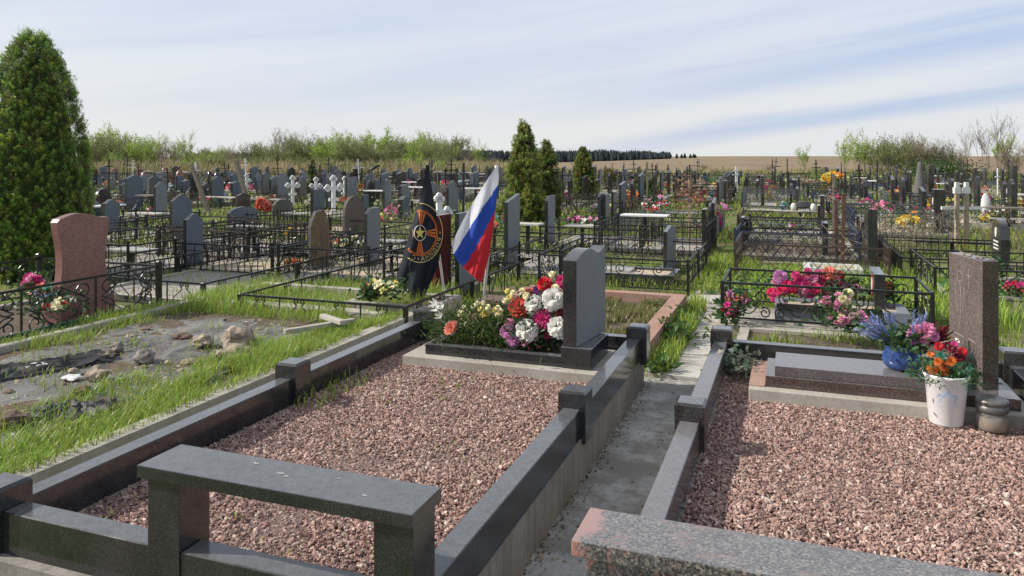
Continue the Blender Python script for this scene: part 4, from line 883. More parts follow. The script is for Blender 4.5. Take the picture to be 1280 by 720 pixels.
def tri(u, v):
    lim1 = 0.25 + u * 0.09; lim2 = 0.50 + 0.08 * math.sin(u * 3) * 0.5 + u * 0.14
    return 0 if v < lim1 else (1 if v < lim2 else 2)
b = MB(); nu, nv = 60, 48; vs = []
for j in range(nv + 1):
    a, c = curve_at(hoist, j / nv), curve_at(fly, j / nv)
    for i in range(nu + 1):
        t = i / nu; sag = math.sin(PI * t); vs.append(fp(a[0] * (1 - t) + c[0] * t - 2.0 * sag * (1 - j / nv), a[1] * (1 - t) + c[1] * t + 3 * sag * (j / nv) - 7 * sag * (1 - j / nv) * 0.3, 0, FD2))
b.add(vs, [(j * (nu + 1) + i, j * (nu + 1) + i + 1, (j + 1) * (nu + 1) + i + 1, (j + 1) * (nu + 1) + i) for j in range(nv) for i in range(nu)], 0, True); b.m = [tri((i + .5) / nu, (j + .5) / nv) for j in range(nv) for i in range(nu)]
b.build('cloth', ['flag_white', 'flag_blue', 'flag_red'], F2)
def bed(x0, y0, x1, y1, h, km, fm, label, kw=0.09, z=0.0, fh=0.03):
    root = empty('grave_border', ((x0 + x1) / 2, (y0 + y1) / 2, z), 0, label, 'grave border'); b = MB()
    for r_ in ((x0, y0, x1, y0 + kw), (x0, y1 - kw, x1, y1), (x0, y0 + kw, x0 + kw, y1 - kw), (x1 - kw, y0 + kw, x1, y1 - kw)): b.box(r_[0], r_[1], z - 0.03, r_[2], r_[3], z + h)
    b.build('kerb', km, root); MB().box(x0 + kw, y0 + kw, z - 0.02, x1 - kw, y1 - kw, z + h - fh).build('fill', fm, root); return root
# ---------------------------------------------------------------- near fences
fence(-8.52, 3.4, -6.66, 6.64, 0.50, 'scroll', 'black wrought iron fence with big scrolls around the red gravestone', z=0.06, r=0.0075, pw=0.05, ph=0.05, mids=0)
tag(MB().box(-6.63, 3.2, -0.02, -6.59, 6.15, 0.17).build('green_edging_board', 'green_board'), 'dark green painted board edging the ground below the scrolled fence', 'board')
tag(MB().box(-6.58, 3.2, -0.05, -6.46, 7.0, 0.045).build('low_kerb', 'concrete'), 'rough low concrete kerb overgrown by grass below the scrolled fence', 'kerb')
a = P(300, 402); fence(a.x, a.y, a.x + 2.0, a.y + 3.3, 0.30, 'lambda', 'low black fence with lambda shaped bars around a grassy plot before the flags', pw=0.04, ph=0.01)
fA = a
a = P(254, 386); fence(a.x - 2.1, a.y, a.x, a.y + 3.6, 0.30, 'lambda', 'low black fence with lambda bars around grey stone chips beside the scrolled fence', pw=0.045, ph=0.01)
fB = a
a = P(860, 369); c_ = P(877, 344); fence(a.x - 2.0, a.y, a.x, a.y + 2.25, 0.44, 'csc', 'black scrolled fence around a grassy plot with a small pointed stone', pw=0.03, ph=0.02); fC = a
a = P(903, 403, 0.08); fence(a.x, a.y, a.x + 1.9, a.y + 1.0, 0.42, 'csc', 'black fence with curled bars around a grave heaped with red and pink flowers', z=0.08, pw=0.035, ph=0.01); fD = a
tag(MB().box(fD.x - 0.05, fD.y - 0.06, -0.05, fD.x + 1.95, fD.y + 1.06, 0.07).build('low_kerb', 'concrete'), 'flat concrete pad below the fence with curled bars', 'kerb')
a = P(919, 346); fence(a.x, a.y, a.x + 2.05, a.y + 1.6, 0.50, 'lattice', 'rusty brown lattice fence around a low white slab', mat='iron_rust', r=0.005, pw=0.03, ph=0.02); fE = a
a = P(928, 318); fence(a.x, a.y, a.x + 2.1, a.y + 2.6, 0.50, 'cross', 'black crossed bar fence with dark square posts beyond the rusty fence', pw=0.06, ph=0.05); fF = a
a = P(1128.6, 350); fence(a.x - 0.02, a.y, a.x + 2.0, a.y + 3.0, 0.33, 'picket', 'low black picket fence among dry weeds with a far bench rail', pw=0.03, ph=0.01, sides='SWN')
a = P(1168.5, 377); fence(a.x, a.y, a.x + 1.9, a.y + 2.0, 0.42, 'cross', 'black fence of crossed bars beside the brown speckled stone', pw=0.03, ph=0.01, sides='SWN'); fH = a
bed(-8.45, 3.5, -6.75, 6.55, 0.09, 'concrete', 'soil', 'earth bed inside the big scrolled fence')
NB = []
for (px, yb, w_, L_, h, kd, lb) in ((160, 350, 1.9, 2.6, .5, 'arcs', 'dark fence with round arches past the scrolled fence'), (348, 348, 1.9, 2.4, .45, 'arcs', 'fence with small round loops on pale gravel near the leaning bars'), (200, 322, 1.9, 2.6, .5, 'csc', 'curly fence before the taller blue stone'), (310, 330, 1.9, 2.2, .45, 'lambda', 'lambda barred fence around the broad arched stone'),
        (437, 330, 1.9, 2.3, .5, 'csc', 'curly fence around the speckled brown stone'), (480, 352, 1.9, 2.4, .42, 'lambda', 'fence with lambda bars around the slender grey stone'), (700, 350, 1.95, 2.4, .42, 'csc', 'thin scrolled fence past the junipers'), (610, 355, 1.9, 2.6, .4, 'lambda', 'thin low fence behind the tricolour flag'),
        (800, 318, 1.9, 2.5, .45, 'csc', 'scrolled fence ahead of the rose bunch stones'), (395, 300, 1.9, 2.4, .5, 'picket', 'picket fence among the white crosses'), (150, 305, 1.9, 2.2, .5, 'arcs', 'arched fence close to the big thuja')):
    a = P(px, yb); 
    fence(a.x - w_, a.y, a.x, a.y + L_, h, kd, lb, lod=0, r=0.007, pw=0.03)
    NB.append((a.x - w_ + .06, a.y + .06, a.x - .06, a.y + L_ - .06, lb))
# ---------------------------------------------------------------- beds and kerbs of nearby plots
bed(-6.3, 2.4, -3.57, 8.0, 0.185, 'concrete', 'soil', 'long pale concrete kerb around the plot covered with grey fabric', kw=0.12, fh=0.05)
for i, (x0, y0, x1, y1, lb) in enumerate(NB): bed(x0, y0, x1, y1, 0.05, ['concrete_far', 'concrete'][i % 2], ['chips', 'sand', 'chips', 'soil'][i % 4], '%s bed in %s' % (['stone chip', 'sandy', 'stone chip', 'earth'][i % 4], lb), kw=0.07, fh=0.01)
bed(fB.x - 2.1, fB.y + 0.1, fB.x - 0.05, fB.y + 3.5, 0.06, 'concrete', 'chips', 'flat plot of grey stone chips inside the low fence')
bed(-3.05, 6.35, -1.14, 8.9, 0.19, 'kerb_red', 'soil', 'reddish concrete kerb around an overgrown empty plot beside the path', kw=0.15, fh=0.1)
a = P(430, 402); bed(a.x, a.y, a.x + 1.05, a.y + 0.75, 0.22, 'concrete', 'soil', 'grey concrete trough with yellow and salmon flowers before the black flag', kw=0.08)
tr = a
bed(fD.x + 0.50, fD.y + 0.25, fD.x + 1.75, fD.y + 0.8, 0.17, 'granite_sawn', 'sand', 'grey granite grave frame under the heap of red flowers', z=0.07)
tag(MB().box(fD.x + 0.52, fD.y + 0.22, 0.20, fD.x + 1.5, fD.y + 0.245, 0.27).build('granite_band', 'granite_black'), 'black polished granite band along the frame under the red flowers', 'granite band')
bed(fC.x - 1.75, fC.y + 0.45, fC.x - 0.25, fC.y + 1.2, 0.16, 'granite_black', 'sand', 'black edged grave with brown fill inside the scrolled fence')
bed(fE.x + 0.95, fE.y + 0.35, fE.x + 1.75, fE.y + 0.95, 0.14, 'marble_white', 'sand', 'low white stone frame inside the rusty fence')
bed(fH.x + 0.1, fH.y + 0.1, fH.x + 1.8, fH.y + 1.9, 0.08, 'concrete', 'turf_green', 'plot laid with bright green artificial turf behind the brown stone')
bed(-0.48, 6.15, 1.5, 7.85, 0.10, 'concrete', 'soil', 'low kerb around a weedy bed between the gravel plot and the curled fence')
tag(MB().box(-3.1, 7.35, 0.24, -2.25, 7.65, 0.28).box(-3.0, 7.42, -0.02, -2.9, 7.58, 0.24).box(-2.45, 7.42, -0.02, -2.35, 7.58, 0.24).build('low_bench', 'slat_brown', bev=0.004), 'low brown plank bench between the flags and the flower bed', 'bench')
# grey fabric with wrinkles, stones, fallen cross
n = 130; gx = np.linspace(-6.1, -3.72, n); gy = np.linspace(2.4, 6.5, 200)
def crump(x, y):
    a = mnoise.noise(Vector((x * 2.0 + y * 0.5, y * 1.4, 1))); b_ = 1 - abs(mnoise.noise(Vector((x * 3.2 + y * 1.3, y * 1.9 - x * 1.2, 2)))) * 2; c_ = 1 - abs(mnoise.noise(Vector((x * 7 - y * 4, y * 6 + x * 3, 5)))) * 2; m_ = max(0, mnoise.noise(Vector((x * 0.9, y * 0.8, 12))) + 0.25)
    return 0.135 + 0.022 * a + 0.013 * max(0, b_) ** 4 * (0.5 + 2 * m_) + 0.006 * max(0, c_) ** 3 * (0.3 + 2 * m_)
G = np.array([(x, y, crump(x, y)) for y in gy for x in gx])
Fq = np.array([(j * n + i, j * n + i + 1, (j + 1) * n + i + 1, (j + 1) * n + i) for j in range(199) for i in range(n - 1)])
cen = G[Fq].mean(axis=1); nz = np.array([mnoise.noise(Vector((c[0] * 1.6, c[1] * 1.6, 5))) + 0.5 * mnoise.noise(Vector((c[0] * 6, c[1] * 6, 5))) for c in cen]); keep = ((cen[:, 0] > -5.9 + 0.35 * nz) & (cen[:, 0] < -4.0 + 0.30 * nz) & (cen[:, 1] < 6.2 + 0.4 * nz) & (nz > -0.62))
tag(obj('ground_fabric', npmesh('ground_fabric', G, Fq[keep], ['fabric_grey'], smooth=True)), 'dusty grey landscape fabric wrinkled over the bare plot', 'fabric')
for i, (cx, cy, sx_, sy_, an, lb) in enumerate(((-5.55, 4.0, 0.80, 0.20, 1.15, 'black loose fold of fabric along the scrolled fence side'), (-4.30, 3.62, 0.34, 0.16, 0.5, 'small black torn fabric flap near the pale kerb'))):
    m_ = 40; vs = []; qs = []
    for a in range(m_):
        for c in range(m_):
            u, v_ = (a / (m_ - 1) - .5) * 2, (c / (m_ - 1) - .5) * 2; ed = 1 + 0.25 * mnoise.noise(Vector((u * 3, v_ * 3, i * 9))); lx, ly = u * sx_ * ed, v_ * sy_ * ed
            x, y = cx + lx * math.cos(an) - ly * math.sin(an), cy + lx * math.sin(an) + ly * math.cos(an); r2 = max(abs(u), abs(v_)); z = crump(x, y) + 0.012 + (1 - r2 ** 3) * (0.045 * (1 - abs(mnoise.noise(Vector((u * 3.5 + i, v_ * 2.2, 3)))) * 2.4) ** 2 * 1.2 + 0.012 * mnoise.noise(Vector((u * 11, v_ * 11, 3)))) - (0.03 if r2 > .97 else 0)
            vs.append((x, y, z))
    qs = [(a * m_ + c, (a + 1) * m_ + c, (a + 1) * m_ + c + 1, a * m_ + c + 1) for a in range(m_ - 1) for c in range(m_ - 1)]
    b = MB(); b.add(vs, qs, 0, True); tag(b.build('fabric_flap', 'fabric_black'), lb, 'fabric')
p = np.stack([rng.uniform(-6.0, -3.85, 900), rng.uniform(2.6, 6.6, 900)], 1); k = np.array([mnoise.noise(Vector((a * 1.4, c * 1.4, 21))) for a, c in p]) > -0.05; p = p[k]; n_ = len(p)
A_ = rng.normal(size=(n_, 3, 3)); Q_, _ = np.linalg.qr(A_); Vb = IV[None] * (1 + rng.uniform(-.3, .3, (n_, 12, 1))) * (0.012 * rng.lognormal(0, .55, n_))[:, None, None]; V_ = np.einsum('nij,nkj->nki', Q_, Vb); V_[:, :, 2] *= .6; V_[:, :, 0] += p[:, 0:1]; V_[:, :, 1] += p[:, 1:2]; V_[:, :, 2] += np.array([crump(a, c) for a, c in p])[:, None]
Cc = np.array([(0.42, 0.34, 0.26), (0.30, 0.24, 0.18), (0.5, 0.45, 0.4), (0.2, 0.14, 0.1)])[rng.integers(0, 4, n_)]; tag(obj('rubble', npmesh('rubble', V_.reshape(-1, 3), (IF[None] + (np.arange(n_) * 12)[:, None, None]).reshape(-1, 3), ['gravel_stone'], np.repeat(Cc, 12, axis=0))), 'scattered small pebbles and clods on the grey fabric', kind='stuff')
p = np.stack([rng.uniform(-6.3, -3.7, 2600), rng.uniform(2.6, 7.0, 2600)], 1); P3 = np.array([(a, c, crump(a, c) + .008) for a, c in p]); Dd = unit(np.stack([rng.normal(size=2600), rng.normal(size=2600), rng.normal(0, .12, 2600)], 1)); V_, F_, C_ = leafquads(P3, Dd, rng.uniform(.02, .09, 2600), .006, np.array([.42, .34, .22]) * rng.uniform(.5, 1.2, (2600, 1)), np.tile([0, 0, 1.0], (2600, 1))); tag(obj('dry_litter', npmesh('dry_litter', V_, F_, ['leaf_dry'], C_)), 'dry straw litter strewn over the fabric', kind='stuff')
RK = [(253, 432, 22, 13, 'rock', 'flat pale rock lying on the fabric by the grass'), (298, 434, 36, 24, 'rock', 'biggest tan boulder at the end of the fabric'), (298, 448, 30, 14, 'rock', 'rounded rock in front of the biggest boulder'), (181, 452, 24, 14, 'rock_grey', 'grey knobbly rock in the middle of the fabric'), (124, 474, 26, 16, 'rock', 'rounded pinkish rock sitting on the black fold'),
      (101, 490, 20, 7, 'rock_brown', 'small brown stone flat on the fabric'), (14, 532, 36, 16, 'rock_brown', 'brown rock half out of the picture near the grass'), (48, 460, 24, 5, 'marble_white', 'flat white stone chip at the grass edge'), (133, 447, 16, 10, 'rock', 'small pale stone in front of the scrolled fence'), (148, 439, 14, 10, 'rock_grey', 'smaller pale stone right behind another one'), (228, 424, 22, 7, 'rock_brown', 'thin brown stone slab at the far edge of fabric'), (92, 466, 12, 5, 'rock', 'little tan pebble on the black fold'), (274, 446, 18, 9, 'rock', 'tan stone leaning on the rounded rock'), (90, 474, 22, 4, 'marble_white', 'thin white chip on the black fold')]
for i, (px, py, w_, h_, m_, lb) in enumerate(RK):
    c_ = P(px, py, 0.15); k = (H0 - 0.15) / (py - 195); b = MB().blob((c_.x, c_.y, 0.155 + h_ * k * 0.34), (w_ * k * 0.56, w_ * k * 0.46, h_ * k * 0.66), i + 3, 0.35, 3, 0, 0.6); tag(b.build('rock', m_), lb, 'rock')
FC_ = empty('fallen_cross', (-4.05, 5.95, 0.20), RAD(62), 'broken grey concrete cross lying flat on the pale kerb', 'cross')
MB().box(-0.36, -0.03, 0.0, 0.34, 0.03, 0.045).build('shaft', 'concrete', FC_, world=False, bev=0.008); MB().box(0.08, -0.20, 0.046, 0.14, 0.20, 0.09).build('crossbar', 'concrete', FC_, world=False, bev=0.008)
tag(MB().box(-5.9, 6.75, 0.0, -3.9, 6.9, 0.19).build('kerb_strip', 'concrete_far', bev=0.01), 'sunlit concrete kerb strip crossing behind the boulders', 'kerb')
# ---------------------------------------------------------------- grass as blades
blk = [(-3.06, 2.0, -0.44, 6.3), (-0.6, 2.0, 1.5, 6.05), (-1.25, 6.0, -0.60, 12), (-6.1, 2.4, -3.55, 6.5)]
def sc(n, x0, y0, x1, y1): return np.stack([rng.uniform(x0, x1, n), rng.uniform(y0, y1, n), np.zeros(n)], 1)
def nz2(p, s, o=0): return np.array([mnoise.noise(Vector((a * s, b * s, o))) for a, b in p[:, :2]])
def grass_patch(n, rect, h0, h1, z=0.0, w_=0.009, thr=-0.2, s=2.0, dry=0.05, lean=0.6, base=(0.26, 0.40, 0.06), ex=True):
    p = sc(n, *rect); k = nz2(p, s, 3.3) > thr
    if ex:
        for x0, y0, x1, y1 in blk: k &= ~((p[:, 0] > x0) & (p[:, 0] < x1) & (p[:, 1] > y0) & (p[:, 1] < y1))
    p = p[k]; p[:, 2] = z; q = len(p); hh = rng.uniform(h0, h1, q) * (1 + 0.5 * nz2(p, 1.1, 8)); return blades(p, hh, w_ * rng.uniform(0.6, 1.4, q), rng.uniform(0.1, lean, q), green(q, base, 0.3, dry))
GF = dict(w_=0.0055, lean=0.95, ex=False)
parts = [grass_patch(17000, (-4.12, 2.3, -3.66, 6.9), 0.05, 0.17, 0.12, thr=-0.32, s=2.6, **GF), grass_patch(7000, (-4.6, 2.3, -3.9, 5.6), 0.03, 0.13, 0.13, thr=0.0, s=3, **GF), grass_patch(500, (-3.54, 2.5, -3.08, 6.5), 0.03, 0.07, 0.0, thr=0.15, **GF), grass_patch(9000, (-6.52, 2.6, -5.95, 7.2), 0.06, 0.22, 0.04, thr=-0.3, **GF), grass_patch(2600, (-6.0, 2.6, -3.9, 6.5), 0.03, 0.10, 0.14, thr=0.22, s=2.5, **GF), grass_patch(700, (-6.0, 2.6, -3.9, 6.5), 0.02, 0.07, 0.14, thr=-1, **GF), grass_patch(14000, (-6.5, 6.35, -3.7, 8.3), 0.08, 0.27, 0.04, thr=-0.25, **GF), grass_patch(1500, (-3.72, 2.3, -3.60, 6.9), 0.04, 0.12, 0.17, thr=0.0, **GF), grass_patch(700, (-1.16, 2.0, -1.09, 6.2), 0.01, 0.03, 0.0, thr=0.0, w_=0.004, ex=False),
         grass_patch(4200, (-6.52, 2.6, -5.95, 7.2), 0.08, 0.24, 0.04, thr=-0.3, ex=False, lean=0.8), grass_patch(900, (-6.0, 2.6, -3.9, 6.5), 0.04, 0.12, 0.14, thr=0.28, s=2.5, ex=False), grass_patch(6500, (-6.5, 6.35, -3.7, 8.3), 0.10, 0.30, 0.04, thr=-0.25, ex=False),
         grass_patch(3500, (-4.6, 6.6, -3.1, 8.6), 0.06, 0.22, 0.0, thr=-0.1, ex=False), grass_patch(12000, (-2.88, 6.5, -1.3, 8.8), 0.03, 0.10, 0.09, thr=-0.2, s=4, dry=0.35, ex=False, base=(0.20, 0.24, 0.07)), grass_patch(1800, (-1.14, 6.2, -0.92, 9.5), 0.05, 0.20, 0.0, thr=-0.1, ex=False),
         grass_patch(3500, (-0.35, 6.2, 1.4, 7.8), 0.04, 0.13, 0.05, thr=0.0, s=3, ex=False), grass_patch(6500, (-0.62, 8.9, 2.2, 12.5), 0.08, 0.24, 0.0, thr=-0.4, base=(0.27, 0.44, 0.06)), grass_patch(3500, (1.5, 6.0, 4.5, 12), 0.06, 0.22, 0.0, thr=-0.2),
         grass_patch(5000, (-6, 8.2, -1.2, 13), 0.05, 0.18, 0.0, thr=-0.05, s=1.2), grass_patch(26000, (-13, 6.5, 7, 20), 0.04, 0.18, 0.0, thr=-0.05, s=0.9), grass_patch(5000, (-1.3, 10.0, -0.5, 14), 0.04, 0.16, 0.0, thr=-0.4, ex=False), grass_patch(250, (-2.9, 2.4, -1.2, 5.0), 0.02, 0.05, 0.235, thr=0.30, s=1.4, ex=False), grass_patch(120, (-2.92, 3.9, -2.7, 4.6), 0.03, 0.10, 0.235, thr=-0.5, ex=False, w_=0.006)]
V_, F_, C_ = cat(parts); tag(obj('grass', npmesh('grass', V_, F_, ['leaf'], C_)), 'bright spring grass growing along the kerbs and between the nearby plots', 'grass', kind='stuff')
# farther low grass: coarser tufts
rd_p = random.Random(1)
p = []
while len(p) < 60000:
    d = random.uniform(14, 70) ** 1.0; px = random.uniform(-60, 1340); q = D(px, d)
    if -1.02 < q.x + 0.055 * (q.y - 6.3) < -0.62 and rd_p.random() < (1 if q.y < 15 else .5): continue
    if mnoise.noise(Vector((q.x * 0.35, q.y * 0.35, 4))) > -0.12: p.append((q.x, q.y, -0.01))
p = np.array(p); q = len(p); dd = np.linalg.norm(p[:, :2], axis=1)
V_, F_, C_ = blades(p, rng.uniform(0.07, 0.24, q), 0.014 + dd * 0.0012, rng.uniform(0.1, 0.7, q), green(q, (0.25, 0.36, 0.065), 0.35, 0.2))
tag(obj('meadow_grass', npmesh('meadow_grass', V_, F_, ['leaf'], C_)), 'low grass and weeds between the far rows of graves', 'grass', kind='stuff')
# dry reeds and rough verge beyond the graves
p = []
while len(p) < 42000:
    px = random.uniform(90, 1340); d = random.uniform(66, 100) if px < 640 else random.uniform(66, 84); q = D(px, d)
    if px < 640 or mnoise.noise(Vector((q.x * 0.12, q.y * 0.12, 4))) > 0.05: p.append((q.x, q.y, -0.02, px))
p = np.array(p); q = len(p); left = p[:, 3] < 640; hh = np.where(left, rng.uniform(0.5, 1.4, q) * (1 + 0.9 * nz2(p, 0.35, 2)), rng.uniform(0.2, 0.6, q)); col = np.array([0.46, 0.37, 0.23]) * rng.uniform(0.65, 1.25, (q, 1)); gr = rng.random(q) < np.where(left, 0.28 + 0.5 * nz2(p, 0.12, 7), 0.45); col[gr] = np.array([0.13, 0.19, 0.05]) * rng.uniform(0.7, 1.3, (gr.sum(), 1))
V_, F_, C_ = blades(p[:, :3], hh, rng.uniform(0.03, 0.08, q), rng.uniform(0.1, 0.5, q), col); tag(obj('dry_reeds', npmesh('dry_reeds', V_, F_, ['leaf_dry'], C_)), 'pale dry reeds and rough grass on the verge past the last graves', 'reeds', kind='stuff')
# broad leaved weeds at the red kerb and on the path edge
for i, (x, y, n, r, lb) in enumerate(((-1.06, 7.35, 300, 0.22, 'dark green broad leaved weeds spilling from the red kerb onto the path'), (-1.12, 8.2, 200, 0.18, 'second clump of broad leaved weeds farther along the red kerb'), (-1.03, 6.22, 60, 0.10, 'tiny weed tuft at the corner of the pale path step'))):
    tag(obj('weed_plant', leafmesh((x, y, 0.06), (r, r * 1.3, r * 0.6), n, 0.13, 0.035, (0.06, 0.13, 0.025), 0.8, droop=0.35)), lb, 'weeds')
# ---------------------------------------------------------------- more flowers and things between the nearby graves
FCACHE = {}
def far_bunch(x, y, z, pal, n, sx_, sz_, label, group=None, kind='small', r=0.05, rz=0.0):
    key = (tuple(pal), n, round(sx_, 2), round(sz_, 2), kind, round(r, 3))
    if key not in FCACHE:
        b = MB(); rd = random.Random(n * 7 + len(FCACHE))
        for i in range(n):
            a = rd.uniform(0, 2 * PI); q = math.sqrt(rd.random()); petals(b, (sx_ * q * math.cos(a), sx_ * 0.7 * q * math.sin(a), sz_ * (0.35 + 0.75 * rd.random() * (1.1 - 0.5 * q))), r * rd.uniform(0.7, 1.25), kind, rd.randrange(len(pal)), (rd.uniform(-.6, .6), -0.8, 0.8), i)
        FCACHE[key] = (b.mesh('blossom', pal), leafmesh((0, 0, sz_ * 0.35), (sx_ * 1.7, sx_ * 1.2, sz_ * 0.7), 160 if r < 0.06 else 110, 0.09, 0.035, (0.045, 0.11, 0.035)))
    root = empty('flower_bunch', (x, y, z), rz, label, 'flowers', group); obj('blossom', FCACHE[key][0], root); obj('foliage', FCACHE[key][1], root); return root
PAL = {'red': ['petal_red', 'petal_scarlet', 'petal_magenta'], 'pink': ['petal_pink', 'petal_white', 'petal_magenta'], 'white': ['petal_white', 'petal_cream'], 'yellow': ['petal_yellow', 'petal_gold'], 'lilac': ['petal_lilac', 'petal_blue', 'petal_white'], 'orange': ['petal_orange', 'petal_salmon', 'petal_yellow'], 'mixed': ['petal_red', 'petal_white', 'petal_yellow', 'petal_pink'], 'blue': ['petal_blue', 'petal_white', 'petal_teal'], 'salmon': ['petal_salmon', 'petal_cream', 'petal_pink']}
def FBp(px, py, d, pal, n, sx_, sz_, label, kind='small', r=0.045):
    q = D(px, d); z = H0 - (py - 195) / 952 * d; return far_bunch(q.x, q.y, max(0.0, z), PAL[pal] if isinstance(pal, str) else pal, n, sx_, sz_, label, None, kind, r)
q = D(1015, 8.55); zf = 0.27
hs = []
rd = random.Random(4)
for px, py, r, m_ in ((975, 345, .06, 'petal_lilac'), (972, 352, .05, 'petal_pink'), (983, 355, .055, 'petal_hot'), (990, 362, .065, 'petal_hot'), (978, 364, .05, 'petal_hot'), (965, 366, .045, 'petal_hot'), (969, 370, .045, 'petal_magenta'), (1000, 350, .06, 'petal_magenta'), (1008, 355, .06, 'petal_hot'), (1003, 364, .06, 'petal_pink'), (1013, 368, .05, 'petal_magenta'), (1016, 350, .06, 'petal_pink'), (1024, 346, .055, 'petal_magenta'),
                      (1030, 352, .06, 'petal_magenta'), (1037, 342, .065, 'petal_salmon'), (1043, 350, .05, 'petal_pink'), (1048, 356, .045, 'petal_magenta'), (1034, 364, .05, 'petal_magenta'), (1050, 346, .04, 'petal_red'), (1060, 360, .045, 'petal_lilac'), (1070, 362, .05, 'petal_pink'), (1064, 376, .05, 'petal_red'), (995, 343, .04, 'petal_magenta'), (1010, 341, .035, 'petal_magenta'), (1021, 359, .05, 'petal_hot'), (982, 376, .04, 'petal_hot')):
    hs.append((D(px, 8.4 + rd.uniform(-.12, .12), 0) + Vector((0, 0, H0 - (py - 195) / 952 * 8.4)), r * 1.3, 'peony' if rd.random() < .6 else 'mum', m_))
bouquet((q.x, q.y, zf), hs, 'long heap of red and pink artificial flowers over the fenced granite frame', 'flowers', [((-0.2, 0, 0.05), (0.7, 0.3, 0.16), 500, 0.07, 0.03), ((0.2, 0, 0.05), (0.5, 0.3, 0.16), 350, 0.07, 0.03)], name='artificial_bouquet')
for a in ((911, 400, 7.6, 'red', 12, .07, .16, 'red roses tied at the near corner of the curled fence', 'small', .035), (922, 385, 7.9, ['petal_pink', 'petal_salmon', 'petal_scarlet'], 10, .12, .2, 'thin pink and coral blooms inside the curled fence corner'), (1048, 395, 7.0, 'salmon', 16, .14, .22, 'dusty salmon flowers on the ground behind the granite slab', 'peony', .045), (1062, 412, 6.85, ['petal_dust', 'petal_cream', 'petal_pink'], 22, .16, .16, 'faded beige and pink flowers in the weedy bed', 'peony', .035),
          (1106, 372, 8.1, ['petal_red', 'petal_blue', 'petal_salmon'], 8, .08, .14, 'small red and blue blooms behind the portrait stone'), (462, 372, 8.0, ['petal_salmon', 'petal_scarlet'], 12, .05, .15, 'salmon flowers in the concrete trough', 'small', .045), (480, 370, 7.95, ['petal_yellow', 'petal_cream'], 14, .15, .16, 'pale yellow flowers in the concrete trough', 'small', .045), (40, 366, 7.9, ['petal_magenta', 'petal_pink'], 14, .10, .18, 'bright pink roses at the foot of the red gravestone', 'peony', .05),
          (58, 378, 7.7, ['petal_blue', 'petal_teal', 'petal_salmon'], 16, .16, .16, 'blue green and coral blooms beside the pink roses'), (60, 392, 7.3, ['petal_red', 'petal_white', 'petal_cream'], 12, .18, .14, 'low red and white flowers under the scroll bars'), (1254, 275, 20.0, 'red', 9, .2, .3, 'red flowers next to the lettered black stone'), (1270, 375, 9.3, 'red', 14, .12, .2, 'red flowers on green turf near the picture edge'), (1242, 345, 10.5, 'yellow', 5, .08, .2, 'tiny yellow blooms above the green turf'),
          (1135, 288, 15.5, ['petal_gold', 'petal_yellow'], 30, .26, .28, 'bright yellow heap of flowers among dry branches'), (1142, 276, 16.5, ['petal_orange', 'petal_cream'], 8, .12, .2, 'pale orange bloom above the yellow heap'), (890, 288, 17.5, ['petal_red', 'petal_magenta'], 26, .2, .36, 'big red rose bunch fixed on twin black stones', 'peony', .1), (886, 272, 18, ['petal_gold', 'petal_white'], 10, .16, .2, 'golden flowers above the red rose bunch'), (903, 268, 20, ['petal_lilac', 'petal_pink'], 16, .26, .3, 'lilac pink bunch beside the red rose bunch'),
          (1104, 268, 19, ['petal_magenta', 'petal_pink'], 16, .25, .3, 'magenta flowers beyond the tall black stone'), (1040, 230, 38, ['petal_gold', 'petal_orange', 'petal_yellow'], 24, .55, .5, 'large orange and yellow wreath in the far rows', 'small', .16), (728, 282, 16.6, 'pink', 18, .32, .2, 'pink flowers lying on the small table'), (785, 252, 26, 'orange', 14, .4, .4, 'orange flowers on a far grave past the round thuja', 'small', .08),
          (810, 268, 21, ['petal_red', 'petal_white'], 14, .35, .3, 'red and white flowers by the first post row'), (826, 264, 22, ['petal_pink', 'petal_red', 'petal_white'], 18, .35, .45, 'tall pink bunch in the meadow behind the small table'), (490, 275, 18.5, ['petal_magenta', 'petal_pink'], 16, .22, .4, 'magenta and pink bunch before the blue stone'), (478, 284, 17.5, ['petal_scarlet', 'petal_yellow'], 18, .25, .3, 'scarlet and yellow flowers in the dry weeds'), (330, 268, 20.5, ['petal_scarlet', 'petal_salmon'], 18, .2, .4, 'coral red rose bunch beside the round table', 'peony', .1),
          (367, 335, 11.8, ['petal_scarlet', 'petal_orange'], 12, .14, .12, 'orange red flowers at the foot of the rough hewn stone'), (452, 310, 13.5, 'white', 26, .3, .25, 'heap of white flowers left of the slender stone'.replace('left of', 'next to')), (416, 312, 13.6, ['petal_scarlet', 'petal_cream'], 18, .3, .22, 'scarlet flowers between the rough and the slender stones'), (362, 298, 14.5, 'yellow', 8, .12, .2, 'yellow blooms before the rough hewn stone'), (432, 255, 24, ['petal_scarlet'], 8, .3, .2, 'scarlet flowers laid on top of the speckled stone'),
          (622, 290, 15, ['petal_scarlet', 'petal_salmon', 'petal_teal'], 18, .2, .3, 'coral flowers tucked behind the tall narrow stone'), (612, 330, 11.5, ['petal_lilac', 'petal_white'], 10, .14, .12, 'pale lilac flowers on the ground behind the tricolour'), (1165, 268, 19, ['petal_magenta', 'petal_pink', 'petal_gold'], 14, .4, .25, 'magenta flowers in front of the broad black column'), (1188, 254, 23, ['petal_yellow'], 14, .35, .2, 'lemon yellow flowers beside the twin posts'), (1245, 272, 20, ['petal_lilac', 'petal_white'], 16, .35, .25, 'pale violet flowers on a low white stone')):
    FBp(*a)
def oval_headboard(px, py, d, label):
    pass
